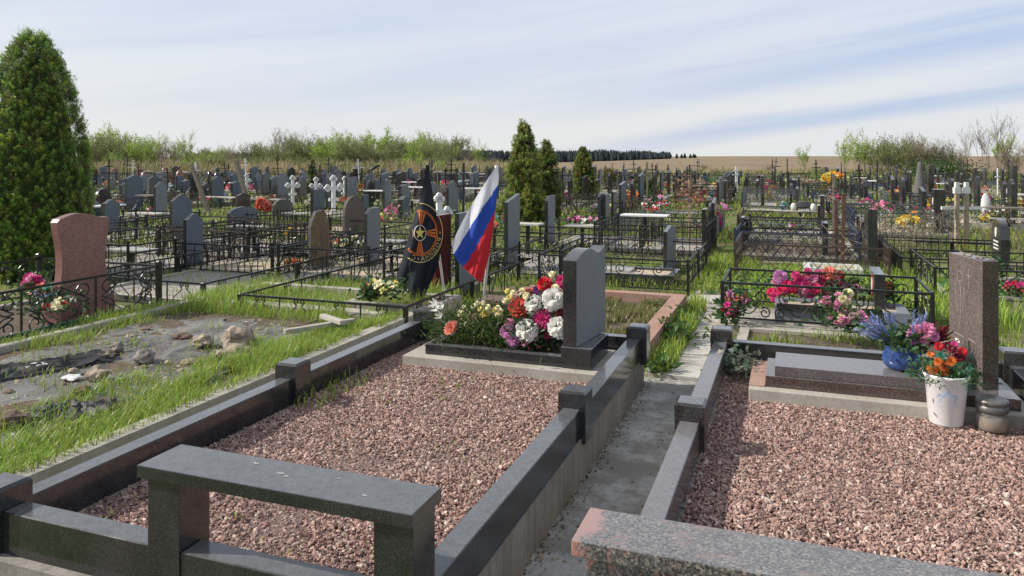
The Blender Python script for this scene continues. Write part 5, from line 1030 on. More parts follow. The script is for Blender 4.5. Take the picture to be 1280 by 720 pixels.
def table(px, ytop, d, w_, dp, label, topm='concrete_far', legm='iron_black', h=None, group=None):
    q = D(px, d); z = H0 - (ytop - 195) / 952 * d; root = empty('grave_table', (q.x, q.y, 0), 0, label, 'table', group)
    MB().box(-w_ / 2, -dp / 2, z - 0.025, w_ / 2, dp / 2, z).build('tabletop', topm, root, world=False); MB().box(-0.03, -0.03, -0.05, 0.03, 0.03, z - 0.026).build('leg', legm, root, world=False); return root
for a in ((660, 279, 13.5, .5, .35, 'small grey table leaning by the junipers'), (728, 281, 14.5, .62, .4, 'small table with pink flowers on it'), (165, 311, 12.2, .7, .4, 'white metal table behind the red stone', 'table_grey'), (183, 266, 19, 1.0, .4, 'dark legged table with a grey top in the rows by the thuja'), (312, 282, 15.5, .75, .4, 'white topped table before the broad arched stone', 'table_grey'), (275, 246, 26, 1.5, .4, 'long grey table behind the leaning plank'),
          (370, 266, 19, .62, .4, 'pale table behind the rough hewn stone', 'concrete_far'), (348, 249, 24, .7, .4, 'grey table on one leg near the black dome'), (250, 299, 14, 1.0, .4, 'wide white bench table beside the small blue stone', 'table_grey'), (1000, 264, 20, 1.3, .45, 'long white table with a round photo stand'), (980, 280, 17.5, 1.2, .3, 'grey bench plank below the long white table', 'iron_grey'), (1190, 302, 13.5, 1.25, .2, 'black bench rail in the dry weeds', 'iron_black'), (770, 335, 11.0, .5, .3, 'small white tilted table beside the wavy gravestone', 'table_grey'),
          (1262, 273, 18.5, .8, .3, 'white table top next to the lettered stone', 'table_grey'), (490, 238, 32, 1.3, .3, 'white narrow table behind the crow stone', 'table_grey'), (515, 250, 24, 1.3, .3, 'grey table past the blue stone behind the flag'), (545, 238, 30, 1.2, .3, 'brown table between the far steles', 'slat_brown'), (603, 240, 28, .9, .3, 'pale table right behind the tricolour', 'table_grey'), (488, 300, 14, .6, .3, 'little grey table behind the black flag', 'table_grey'), (845, 265, 22, 1.2, .3, 'long white bench beside the tall thin post', 'table_grey')):
    table(*a)
# ---------------------------------------------------------------- crosses and wooden posts
def trefoil(b, cx, cz, r, t=0.03):
    for a in (0, 1, 2):
        an = PI / 2 * (a - 1)
    return b
def ornate_cross(x, y, h, label, mat='paint_white', rz=PI / 2 - RAD(35), group=None, base=0.0):
    root = empty('grave_cross', (x, y, base), rz, label, 'cross', group); b = MB(); t = 0.025; w_ = h * 0.045
    b.box(-w_, -t, 0, w_, t, h * 0.9); b.box(-h * 0.14, -t * 0.9, h * 0.66, h * 0.14, t * 0.9, h * 0.66 + 2 * w_)
    b.build('shaft', mat, root, world=False); b = MB()
    for cx, cz in ((0, h * 0.93), (-h * 0.15, h * 0.66 + w_), (h * 0.15, h * 0.66 + w_)):
        for dx, dz in ((0, h * 0.05), (-h * 0.045, 0), (h * 0.045, 0), (0, -h * 0.03)):
            n = 10; r = h * 0.05; k = -1 if cz < h * .8 else 1
            vs = [(cx + dx + r * math.cos(2 * PI * i / n), s_ * t * 1.15, cz + dz + r * math.sin(2 * PI * i / n)) for s_ in (-1, 1) for i in range(n)]; b.add(vs, [tuple(range(n)), tuple(range(2 * n - 1, n - 1, -1))] + [(i, n + i, n + (i + 1) % n, (i + 1) % n) for i in range(n)])
    b.box(-h * 0.12, -t * 1.1, h * 0.40, h * 0.12, t * 1.1, h * 0.40 + 1.6 * w_); b.build('trim', mat, root, world=False); OCC.append((x, y, 0.4)); return root
def slim_cross(x, y, h, label, mat='iron_black', rz=0.0, group=None, w_=0.03, tilt=0.0):
    root = empty('grave_cross', (x, y, 0), rz, label, 'cross', group); root.rotation_euler = (0, tilt, rz)
    MB().box(-w_, -w_ * .6, -0.1, w_, w_ * .6, h).build('shaft', mat, root, world=False)
    MB().box(-h * 0.22, -w_ * .5, h * 0.68, -w_ - .001, w_ * .5, h * 0.68 + 1.6 * w_).box(w_ + .001, -w_ * .5, h * 0.68, h * 0.22, w_ * .5, h * 0.68 + 1.6 * w_).box(-h * 0.10, -w_ * .5, h * 0.84, -w_ - .001, w_ * .5, h * 0.84 + 1.3 * w_).box(w_ + .001, -w_ * .5, h * 0.84, h * 0.10, w_ * .5, h * 0.84 + 1.3 * w_).build('crossbar', mat, root, world=False)
    OCC.append((x, y, 0.3)); return root
def CR(px, yt, d, label, orn=True, mat='paint_white', **k):
    q = D(px, d); h = H0 - (yt - 195) / 952 * d; (ornate_cross if orn else slim_cross)(q.x, q.y, h, label, mat, rz=RAD(55) if orn else k.pop('rz', RAD(60)), **k)
for a in ((366, 220, 26, 'slender white trefoil cross standing clear in front of the pointed stone'), (395, 222, 27, 'white trefoil cross whose top shows above the square dark stone'), (417, 220, 22, 'largest white trefoil cross among the graves'), (431, 221, 27, 'smaller white trefoil cross beside the largest one'), (308, 218, 34, 'white trefoil cross next to the second leaning plank'), (549, 243, 13.5, 'white carved openwork cross top between the flags')): CR(*a)
for a in ((117, 211, 36, 'black cross beside the thuja over a dark oval stone', 'iron_black'), (149, 218, 24, 'weathered wooden cross in front of the black arched stone', 'wood_grey'), (452, 210, 40, 'thin black cross behind the crow stone', 'iron_black'), (168, 212, 36, 'ornate grey iron cross past the wooden cross', 'iron_grey'), (209, 210, 32, 'thin brown cross touching the slanted stone', 'wood_brown'), (557, 209, 36, 'black iron cross behind the tip of the black flag', 'iron_black'), (572, 214, 34, 'reddish brown cross before three sloping stones', 'iron_rust'), (608, 213, 38, 'pale grey cross just behind the tricolour tip', 'iron_grey'),
          (862, 206, 30, 'thin dark cross with a ball top beside the wooden pole', 'iron_black'), (779, 207, 34, 'thin grey iron cross near the far white blooms', 'iron_grey'), (1209, 199, 34, 'tall thin dark cross with white spots by the saplings', 'iron_rust'), (1261, 199, 30, 'tall black cross near the last stone', 'iron_black'), (1247, 210, 33, 'little white metal cross in the field verge', 'paint_white'), (835, 206, 36, 'black cross in the middle of the far row', 'iron_black'), (920, 208, 36, 'pale white painted pole cross by the field', 'marble_white'), (767, 210, 40, 'weathered thin cross by the round thuja', 'wood_grey')):
    CR(a[0], a[1], a[2], a[3], False, a[4])
def leaning(px0, y0, px1, y1, d, r, mat, label, name='wooden_post'):
    a = D(px0, d) + Vector((0, 0, H0 - (y0 - 195) / 952 * d)); c = D(px1, d) + Vector((0, 0, H0 - (y1 - 195) / 952 * d)); b = MB(); b.tube([c, a], [r, r * 0.9], 4); return tag(b.build(name, mat), label, 'post')
leaning(239, 206, 262, 268, 23, 0.075, 'wood_grey', 'leaning weathered plank rising over the blue stones', 'leaning_plank'); leaning(295, 202, 312, 262, 24, 0.085, 'wood_grey', 'second leaning weathered plank nearer the black dome', 'leaning_plank')
leaning(861.5, 225, 862, 312, 15.5, 0.035, 'wood_pale', 'tall bare wooden pole carrying a dried wreath')
leaning(1045, 250, 1046, 340, 12.5, 0.035, 'wood_brown', 'dark rough stake wrapped with dry vine'); leaning(1055, 242, 1053, 345, 12.2, 0.042, 'wood_brown', 'thicker reddish stake beside the other vine wrapped one')
leaning(921, 209, 921, 240, 36, 0.06, 'marble_white', 'pale thin pole at the edge of the field')
for px, lb in ((1196, 'pale wooden cross post with white cap, first of two'), (1208, 'pale wooden cross post with white cap, beside its twin')):
    q = D(px, 14.8); R_ = empty('wooden_post', (q.x, q.y, 0), RAD(20), lb, 'post'); MB().box(-.035, -.03, -.1, .035, .03, 1.05).build('shaft', 'wood_pale', R_, world=False); MB().box(-.06, -.035, 1.052, .06, .035, 1.17).box(-.035, -.03, 1.171, .035, .03, 1.27).build('cap', 'paint_white', R_, world=False)
    MB().box(-.3, -.02, .74, -.037, .02, .80).box(.037, -.02, .74, .3, .02, .80).build('crossbar', 'paint_white', R_, world=False)
q = D(862, 15.4); b = leafmesh((0, 0, 0), (0.36, 0.3, 0.42), 240, 0.10, 0.05, (0.26, 0.17, 0.12), 0.2); o = obj('dried_flower_wreath', b); o.location = (q.x, q.y, 0.85 + 0.22); tag(o, 'dried brown pink wreath tied on the tall wooden pole', 'wreath')
# crow perched on the grey arched stone
q = D(467.5, 25.5); zc = H0 - (213.5 - 195) / 952 * 25.5; b = MB(); b.tube([(-.20, 0, .00), (-.12, 0, .045), (-.02, 0, .09), (.07, 0, .13), (.12, 0, .165), (.16, 0, .165), (.23, 0, .15)], [.012, .035, .06, .055, .04, .028, .003], 8, flat=0.8); b.tube([(0, .02, .04), (0.01, .02, -.03)], .007, 4); b.tube([(0.02, -.02, .04), (0.03, -.02, -.03)], .007, 4)
o = b.build('crow', 'pipe_black'); o.location = (q.x, q.y, zc); o.rotation_euler = (0, 0, RAD(20)); tag(o, 'black crow perched on top of a grey gravestone', 'bird')
# dark angel statue
q = D(272, 29); b = MB(); b.lathe([(0, 0), (.22, 0), (.22, .35), (.16, .38), (.15, .6), (.17, .9), (.12, 1.05), (.05, 1.1), (.09, 1.17), (.08, 1.26), (0, 1.32)], 12); b.tube([(0.1, 0, .95), (0.28, 0.02, 1.15), (0.36, 0.02, .8), (.2, 0, .5)], [.05, .1, .07, .03], 6, flat=0.4); b.tube([(-0.1, 0, .95), (-0.28, 0.02, 1.12), (-0.34, 0.02, .8), (-.2, 0, .5)], [.05, .1, .07, .03], 6, flat=0.4)
b.v = [(x * 1.0, y, z * 1.05) for x, y, z in b.v]; o = b.build('angel_statue', 'granite_dark'); o.location = (q.x, q.y, 0); o.rotation_euler = (0, 0, RAD(30)); tag(o, 'dark stone angel figure with folded wings among the rows', 'statue')
# conical monument and white egg shaped stones
q = D(1150, 27); b = MB(); b.lathe([(0, 0), (.32, 0), (.26, .3), (.16, .9), (.09, 1.4), (.07, 1.55), (0, 1.58)], 10); o = b.build('obelisk', 'stone_rough'); o.location = (q.x, q.y, 0); tag(o, 'grey tapering obelisk beside the tall brownish stone', 'obelisk')
for px, yt, d, lb in ((1232, 248, 19, 'white egg shaped headstone beside the violet flowers'),): 
    q = D(px, d); b = MB().blob((0, 0, .42), (.11, .08, .34), 2, 0.05, 3); o = b.build('egg_headstone', 'marble_white'); o.location = (q.x, q.y, 0.1); tag(o, lb, 'headstone')
q = D(1004, 19.9); R_ = empty('photo_stand', (q.x, q.y, H0 - 69 * 20 / 952), 0, 'dark rounded stand with two white oval photos on the long table', 'photo stand'); MB().blob((0, 0, .12), (.22, .1, .16), 1, .1, 2).build('body', 'granite_dark', R_, world=False)
for s_ in (-.24, .24): b = MB(); b.lathe([(0, 0), (.07, 0), (.07, .02), (0, .02)], 18); o = b.build('oval_photo', 'enamel', R_, world=False); o.rotation_euler = (RAD(90), 0, 0); o.scale = (1, 1.5, 1); o.location = (s_, -.12, .12)
# ---------------------------------------------------------------- evergreens
def evergreen_mesh(H, R, n, L, W, base, seed, kind='thuja', z0=0.02, tipmul=1.0):
    r_ = np.random.default_rng(seed); per = 42 if L > .06 else 60; nc = n // per; n = nc * per
    t = r_.beta(1.0, 1.2, nc) if kind == 'thuja' else r_.beta(1.0, 1.5, nc)
    a = r_.uniform(0, 2 * PI, nc)
    if kind == 'thuja' and H < 3: env = R * np.where(t < 0.2, 0.9 + 0.1 * t / 0.2, np.power(np.clip(1 - ((t - 0.2) / 0.82) ** 1.9, 0, 1), 0.9))
    elif kind == 'thuja': env = R * np.where(t < 0.25, 0.86 + 0.14 * t / 0.25, np.power(np.clip(1 - ((t - 0.25) / 0.77) ** 2.3, 0, 1), 0.72))
    else: env = R * np.clip((1 - t) ** 0.85 * (0.8 + 0.35 * np.sin(t * 9) ** 2), 0.05, 1)
    lump = np.array([mnoise.noise(Vector((math.cos(b) * 2.2 + seed, math.sin(b) * 2.2, c * H * 0.7))) for b, c in zip(a, t)])
    dep = r_.random(nc) ** 0.6
    rr = env * (1 + (0.10 if kind == 'thuja' else 0.5) * lump) * (0.84 + 0.18 * dep)
    cc_ = np.stack([np.cos(a) * rr, np.sin(a) * rr, z0 + t * H], 1); out = np.stack([np.cos(a), np.sin(a), np.full(nc, 0.25)], 1)
    tilt = out * 0.5 + np.array([0, 0, 1.0]) * r_.uniform(0.5, 1.2, (nc, 1)) + r_.normal(0, 0.3, (nc, 3)); tilt = unit(tilt)
    cs = (L * 1.5 if L > .06 else L * 2.3) * r_.uniform(0.6, 1.4, (nc, 1)); u = r_.random((nc, per, 1)); rad_ = r_.normal(size=(nc, per, 3)); side_ = rad_ - (rad_ * tilt[:, None]).sum(-1, keepdims=True) * tilt[:, None]
    Pt = cc_[:, None] + tilt[:, None] * (u - 0.3) * cs[:, None] * 1.6 + side_ * cs[:, None] * 0.28 * (1.1 - u)
    Dr = unit(tilt[:, None] * 1.0 + side_ * 0.55 + r_.normal(0, 0.15, (nc, per, 3)))
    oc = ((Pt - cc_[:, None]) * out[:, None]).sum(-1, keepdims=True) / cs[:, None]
    col = np.array(base)[None, None] * r_.uniform(0.75, 1.25, (nc, per, 1)) * (0.35 + 0.55 * u + 0.8 * np.clip(oc, -0.3, 0.6)) * (0.35 + 0.8 * dep[:, None, None]) * r_.uniform(0.7, 1.3, (nc, 1, 1))  # lit tips and shaded gaps of the crown put into the leaf colour
    col[:, :, 0] *= r_.uniform(0.75, 1.35, (nc, 1)); br = r_.random(nc) < 0.03; col[br] = np.array([0.15, 0.10, 0.05])
    Pt = Pt.reshape(-1, 3); Dr = Dr.reshape(-1, 3); col = np.clip(col.reshape(-1, 3), 0, 1)
    return leafquads(Pt, Dr, L * r_.uniform(0.4, 1.1, n), W * r_.uniform(0.6, 1.3, n), col, np.repeat(out, per, axis=0) + r_.normal(0, 0.4, (n, 3)))
def evergreen(px, yb, ytop, R, n, L, W, label, kind='thuja', base=(0.050, 0.095, 0.018), seed=1, d=None, twigs=0, name='thuja_tree'):
    d = d or 1694 / (yb - 195); q = D(px, d); H = H0 - (ytop - 195) / 952 * d
    root = empty(name, (q.x, q.y, 0), 0, label, 'tree'); V_, F_, C_ = evergreen_mesh(H, R, n, L, W, base, seed, kind)
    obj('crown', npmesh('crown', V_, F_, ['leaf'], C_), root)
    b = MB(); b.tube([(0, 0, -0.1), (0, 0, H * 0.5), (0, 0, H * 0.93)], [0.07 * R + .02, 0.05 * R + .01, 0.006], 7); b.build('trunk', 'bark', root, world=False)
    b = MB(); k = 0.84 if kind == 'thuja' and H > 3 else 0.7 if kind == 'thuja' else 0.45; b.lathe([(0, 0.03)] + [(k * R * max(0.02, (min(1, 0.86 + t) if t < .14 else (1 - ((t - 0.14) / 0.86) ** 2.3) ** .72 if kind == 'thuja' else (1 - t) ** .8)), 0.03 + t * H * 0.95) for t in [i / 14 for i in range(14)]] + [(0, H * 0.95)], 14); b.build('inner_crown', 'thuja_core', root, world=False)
    if twigs:
        b = MB(); rd = random.Random(seed)
        for i in range(twigs):
            t = rd.uniform(0.55, 1.0) ** 0.6; a = rd.uniform(0, 2 * PI); r0 = R * max(0.05, 1 - ((max(t, .25) - .25) / .77) ** 2.1) ** .75 * 0.85 if t < 1 else 0.05; p = Vector((r0 * math.cos(a), r0 * math.sin(a), t * H * 0.97)); dr = Vector((math.cos(a) * .35, math.sin(a) * .35, 1)).normalized(); L_ = rd.uniform(.12, .30)
            e = p + dr * L_; b.tube([p, p + dr * L_ * .5 + Vector((rd.gauss(0, .01), rd.gauss(0, .01), 0)), e], [.004, .003, .0015], 3)
            for j in range(5): q_ = p + dr * L_ * rd.uniform(.3, 1); b.tube([q_, q_ + Vector((rd.gauss(0, .035), rd.gauss(0, .035), rd.uniform(.01, .06)))], .0016, 3)
        b.build('twig', 'twig_dry', root, world=False)
    OCC.append((q.x, q.y, R + 0.4)); return root
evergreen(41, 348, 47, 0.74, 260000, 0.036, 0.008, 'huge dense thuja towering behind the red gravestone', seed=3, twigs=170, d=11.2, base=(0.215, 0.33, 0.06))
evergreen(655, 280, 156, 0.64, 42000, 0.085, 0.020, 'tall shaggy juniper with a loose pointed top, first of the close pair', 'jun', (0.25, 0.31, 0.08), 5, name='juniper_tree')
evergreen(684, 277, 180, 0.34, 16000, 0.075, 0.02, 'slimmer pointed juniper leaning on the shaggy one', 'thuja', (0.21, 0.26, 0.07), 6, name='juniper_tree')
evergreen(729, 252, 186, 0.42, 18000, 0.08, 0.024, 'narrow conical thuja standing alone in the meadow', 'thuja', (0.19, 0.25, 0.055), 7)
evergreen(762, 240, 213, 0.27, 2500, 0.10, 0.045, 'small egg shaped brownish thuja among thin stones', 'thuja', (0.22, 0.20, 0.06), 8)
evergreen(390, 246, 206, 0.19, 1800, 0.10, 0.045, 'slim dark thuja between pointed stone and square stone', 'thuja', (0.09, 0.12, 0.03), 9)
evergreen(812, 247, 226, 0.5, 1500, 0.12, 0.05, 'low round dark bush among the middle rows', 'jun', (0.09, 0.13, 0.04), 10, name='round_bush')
# ---------------------------------------------------------------- leafless and budding shrubs behind the graves
def shrub_meshes(seed, H, stems, spread, col, dens, leafL=0.10, depth=3, r0=0.028, up=0.55, leafy=1.0):
    rd = random.Random(seed); b = MB(); pts = []
    def grow(p, d, L, r, k):
        n = 3; pp = [p]; dd = d
        for i in range(n):
            dd = (dd + Vector((rd.gauss(0, .13), rd.gauss(0, .13), rd.uniform(0, .12)))).normalized(); pp.append(pp[-1] + dd * L / n)
        b.tube(pp, [r * (1 - .5 * i / n) for i in range(n + 1)], 3, cap=False)
        if k <= 1:
            for q_ in pp[1:]: pts.append((q_, dd))
        if k == 0: return
        for i in range(rd.randint(3, 5)):
            q_ = pp[rd.randint(1, n)]; nd = (dd * up + Vector((rd.gauss(0, .42), rd.gauss(0, .42), rd.uniform(.1, .5)))).normalized(); grow(q_, nd, L * rd.uniform(.5, .72), max(r * .55, 0.008), k - 1)
    for s_ in range(stems):
        a = rd.uniform(0, 2 * PI); o_ = rd.random() * spread * .35; d = Vector((math.cos(a) * spread * .28, math.sin(a) * spread * .28, 1)).normalized(); grow(Vector((o_ * math.cos(a), o_ * math.sin(a), 0)), d, H * rd.uniform(.38, .5), r0, depth)
    tm = b.mesh('branches', ['bark_pale']); zmax = max(v[2] for v in b.v); sc_ = H / zmax
    for v in tm.vertices: v.co *= sc_
    n = int(len(pts) * dens); r_ = np.random.default_rng(seed); idx = r_.integers(0, len(pts), n); Pt = np.array([pts[i][0] for i in idx]) * sc_ + r_.normal(0, .06, (n, 3)); Dr = unit(np.array([pts[i][1] for i in idx]) + r_.normal(0, .6, (n, 3)))
    C_ = np.array(col)[None] * r_.uniform(.65, 1.35, (n, 1)); V_, F_, C_ = leafquads(Pt, Dr, leafL * r_.uniform(.6, 1.3, n), leafL * .55, C_)
    return tm, npmesh('crown', V_, F_, ['leaf'], C_)
GY, GB, GO = (0.36, 0.50, 0.09), (0.26, 0.31, 0.11), (0.34, 0.30, 0.17)
SH = {'green': [shrub_meshes(s, 4.0, 10, 1.8, GY, 1.5, 0.13) for s in (11, 12, 13)], 'olive': [shrub_meshes(s, 4.0, 14, 2.2, GB, 1.2, 0.12) for s in (21, 22, 23)], 'bare': [shrub_meshes(s, 4.0, 13, 2.2, GO, 0.5) for s in (31, 32)], 'sapling': [shrub_meshes(s, 5.0, 2, 0.7, GO, 0.15, up=1.1) for s in (41, 42, 43)], 'birch': [shrub_meshes(s, 4.5, 4, 0.8, GY, 1.6, 0.12, up=0.9) for s in (51, 52)]}
NMS = {'green': ('shrub', 'yellow green budding'), 'olive': ('willow_shrub', 'olive brown dense willow'), 'bare': ('willow_shrub', 'nearly bare grey brown'), 'sapling': ('sapling', 'tall bare thin'), 'birch': ('birch_tree', 'slim fresh green birch')}
def shrub(px, ytop, d, kind, label, i=0, group=None):
    q = D(px, d); H = H0 - (ytop - 195) / 952 * d; pr = SH[kind][i % len(SH[kind])]; root = empty(NMS[kind][0], (q.x, q.y, -0.05), i * 1.7, label, 'tree', group); base = 4.0 if kind in ('green', 'olive', 'bare') else (5.0 if kind == 'sapling' else 4.5)
    s_ = H / base; root.scale = (s_ * 0.95, s_ * 0.95, s_); obj('trunk', pr[0], root); obj('crown', pr[1], root); return root
SL = [(118, 172, 'olive'), (130, 167, 'olive'), (143, 172, 'green'), (155, 175, 'olive'), (166, 178, 'olive'), (177, 180, 'green'), (188, 178, 'green'), (196, 182, 'birch'), (208, 179, 'bare'), (217, 183, 'birch'), (234, 181, 'birch'), (238, 186, 'olive'), (262, 196, 'olive'), (285, 188, 'bare'), (300, 197, 'green'), (318, 192, 'olive'), (335, 190, 'olive'),
      (350, 180, 'olive'), (360, 173, 'bare'), (372, 171, 'olive'), (384, 174, 'olive'), (396, 178, 'green'), (408, 180, 'green'), (420, 176, 'green'), (431, 174, 'olive'), (443, 177, 'olive'), (454, 175, 'green'), (466, 178, 'olive'), (478, 174, 'green'), (490, 178, 'green'), (501, 176, 'olive'), (512, 179, 'green'), (523, 176, 'green'), (534, 177, 'green'), (546, 175, 'olive'), (556, 178, 'green'), (566, 183, 'olive'), (599, 178, 'birch'), (586, 192, 'bare'), (112, 182, 'green'), (250, 193, 'bare'), (274, 199, 'green')]
for i, (px, yt, kd) in enumerate(SL):
    zone = 'over the big thuja side' if px < 130 else 'at the end near the big thuja' if px < 160 else 'before the gap with the far treeline' if px < 245 else 'low in the gap behind the leaning planks' if px < 340 else 'in the tall band behind the white crosses' if px < 440 else 'in the tall band behind the crow' if px < 500 else 'in the tall band behind the black flag' if px < 575 else 'standing apart before the dark forest'
    lb = '%s %s %s' % (NMS[kd][1], 'tree' if kd == 'birch' else 'bush', zone); shrub(px, yt - 11 + (9 * math.sin(i * 2.4) if px < 340 else 7 * math.sin(i * 2.4)), 88 + (i * 7) % 17, kd, lb, i, lb)
for i in range(26):
    px = random.uniform(110, 575); lb = 'small budding willow bush standing in the pale reeds'; shrub(px, random.uniform(187, 199), random.uniform(72, 86), random.choice(['olive', 'bare', 'green', 'birch']), lb, i, lb)
for i in range(34):
    px = random.uniform(110, 575); 
    if 246 < px < 340 and i % 3: continue
    lb = 'low olive undergrowth willow in the band beyond the reeds'; shrub(px, random.uniform(184, 192) if not 246 < px < 340 else 199, random.uniform(92, 112), random.choice(['olive', 'green', 'olive']), lb, i, lb)
for i, (px, yt, kd, d) in enumerate([(1056, 160, 'birch', 72), (1068, 166, 'birch', 76), (1080, 158, 'birch', 72), (1098, 170, 'olive', 74), (1112, 163, 'olive', 70), (1124, 168, 'olive', 72), (1138, 166, 'bare', 70), (1150, 162, 'bare', 72), (1163, 166, 'bare', 70), (1176, 172, 'bare', 72), (1187, 176, 'bare', 74), (1205, 153, 'sapling', 62), (1226, 149, 'sapling', 60), (1236, 153, 'sapling', 64), (1256, 131, 'sapling', 56), (1246, 158, 'birch', 66), (1282, 165, 'bare', 60), (1008, 178, 'birch', 74), (962, 203, 'bare', 82), (880, 204, 'bare', 90)]):
    zone = ['first in front of the field', 'second in front of the field', 'third with drooping sprays', 'where the thicket begins', 'in the thickest part', 'behind the reddish topped stone', 'beyond the obelisk', 'above the tall brown stone', 'where the thicket thins', 'sloping down the thicket', 'last of the thicket', 'leaning at the start of the saplings', 'with a broad fork', 'close behind the forked one', 'tallest of all beside the edge', 'short between the saplings', 'cut by the picture edge', 'tiny and alone on the field', 'very small on the open field', 'small beside the forest end'][i]
    shrub(px, yt, d, kd, '%s %s %s' % (NMS[kd][1], 'tree' if kd in ('birch', 'sapling') else 'bush', zone), i + 3)
# hedge of dark green scrub at the field edge
for i, (px, lb) in enumerate(((1160, 'dark green scrub mound below the bare willows'), (1180, 'second dark green scrub mound towards the saplings'))):
    q = D(px, 62); o = obj('scrub_bush', leafmesh((0, 0, 0.5), (2.6, 2.0, 1.0), 1600, 0.22, 0.12, (0.05, 0.11, 0.025), 0.5)); o.location = (q.x, q.y, 0); tag(o, lb, 'bush')
# ---------------------------------------------------------------- far conifer forest
Vs, Fs, Cs = [], [], []; o_ = 0; r_ = np.random.default_rng(77)
for i in range(2300):
    left = i >= 1500
    px = r_.uniform(232, 590) if left else r_.uniform(560, 838); d = r_.uniform(1000, 1090); zb = -9.0
    if px > 780: zb = -9 + 7.5 * (px - 780) / 60
    yt = (190.6 + 1.4 * mnoise.noise(Vector((px * .03, 0, 0)))) if left else 188.6 + 2.2 * max(0, (px - 770) / 70) + 2.4 * mnoise.noise(Vector((px * .07, 3, 0)))
    q = D(px, d); top = H0 - (yt + r_.normal(0, 1.0) - 195) / 952 * d; w_ = r_.uniform(1.0, 2.6); n = 6
    a = np.arange(n) * 2 * PI / n; dark = np.array([0.055, 0.072, 0.078]) * r_.uniform(.7, 1.3); pale = np.array([0.17, 0.155, 0.145]) if (r_.random() < .35) else dark  # bluish distance haze mixed into the tree colour
    for k, (zz, rr) in enumerate(((zb, w_ * .5), (zb + (top - zb) * .35, w_ * 1.3), (top, 0.12))):
        Vs.append(np.stack([q.x + rr * np.cos(a), q.y + rr * np.sin(a), np.full(n, zz)], 1)); Cs.append(np.repeat((pale if k == 0 else dark)[None], n, 0))
    for k in range(2):
        for m_ in range(n): Fs.append((o_ + k * n + m_, o_ + k * n + (m_ + 1) % n, o_ + (k + 1) * n + (m_ + 1) % n, o_ + (k + 1) * n + m_))
    o_ += 3 * n
for px, yt in ((846, 191.5), (852, 192), (856, 190.5), (863, 192), (867, 191.5), (869, 192.5)):
    q = D(px, 1000)
    for zz, rr in ((-1.5, 1.2), (1, 2.2), (H0 - (yt - 195) / 952 * 1000, .15)): Vs.append(np.stack([q.x + rr * np.cos(a), q.y + rr * np.sin(a), np.full(6, zz)], 1)); Cs.append(np.repeat(np.array([[.035, .05, .048]]), 6, 0))
    for k in range(2):
        for m_ in range(6): Fs.append((o_ + k * 6 + m_, o_ + k * 6 + (m_ + 1) % 6, o_ + (k + 1) * 6 + (m_ + 1) % 6, o_ + (k + 1) * 6 + m_))
    o_ += 18
tag(obj('forest', npmesh('forest', np.concatenate(Vs), np.array(Fs), ['leaf_dry'], np.concatenate(Cs))), 'dark conifer forest edge on the horizon beyond the field', 'forest', kind='stuff')
# ---------------------------------------------------------------- the far rows
OCC2 = list(OCC)
def free(x, y, r): return all((x - a) ** 2 + (y - b) ** 2 > (r * .5 + c * .6) ** 2 for a, b, c in OCC2)
def zone(px, d):
    z = 'near the big thuja' if px < 180 else 'by the leaning planks' if px < 320 else 'among the white crosses' if px < 450 else 'past the crow stone' if px < 520 else 'behind the flags' if px < 640 else 'by the junipers' if px < 720 else 'around the round thuja' if px < 800 else 'before the path slabs' if px < 900 else 'along the path slabs' if px < 990 else 'by the vine stakes' if px < 1090 else 'under the willows' if px < 1190 else 'under the bare saplings'
    return z + (', in the nearer rows' if d < 24 else ', in the middle rows' if d < 36 else ', in the outer rows')
SHP = ['hump', 'ogee', 'arch', 'flat', 'gable', 'slant', 'chamfer', 'round', 'point', 'wave']; SHN = dict(hump='curved', ogee='humped', arch='arched', flat='square', gable='gabled', slant='slant topped', chamfer='cut cornered', round='round topped', point='pointed', wave='wavy')
STN = dict(blue='blue grey', black='black', polished='glossy black', warm='warm grey', brown='brown', red='red', green='dark green', greyrough='rough grey', marble='white marble')
rd = random.Random(21); cnt = dict(s=0, f=0, b=0, t=0, c=0, k=0)
plots = []
for k in range(-34, 24):
    X0 = -0.57 + 2.45 * k
    y = 9.0 + rd.uniform(0, 1.5)
    while y < 85:
        L = rd.choice([1.6, 2.0, 2.0, 2.6, 3.0]); plots.append((X0 - 0.05 * (y - 6.5), y, L)); y += L + rd.uniform(.35, .8)
plots.sort(key=lambda p: cam(p[0] + 1, p[1])[1])
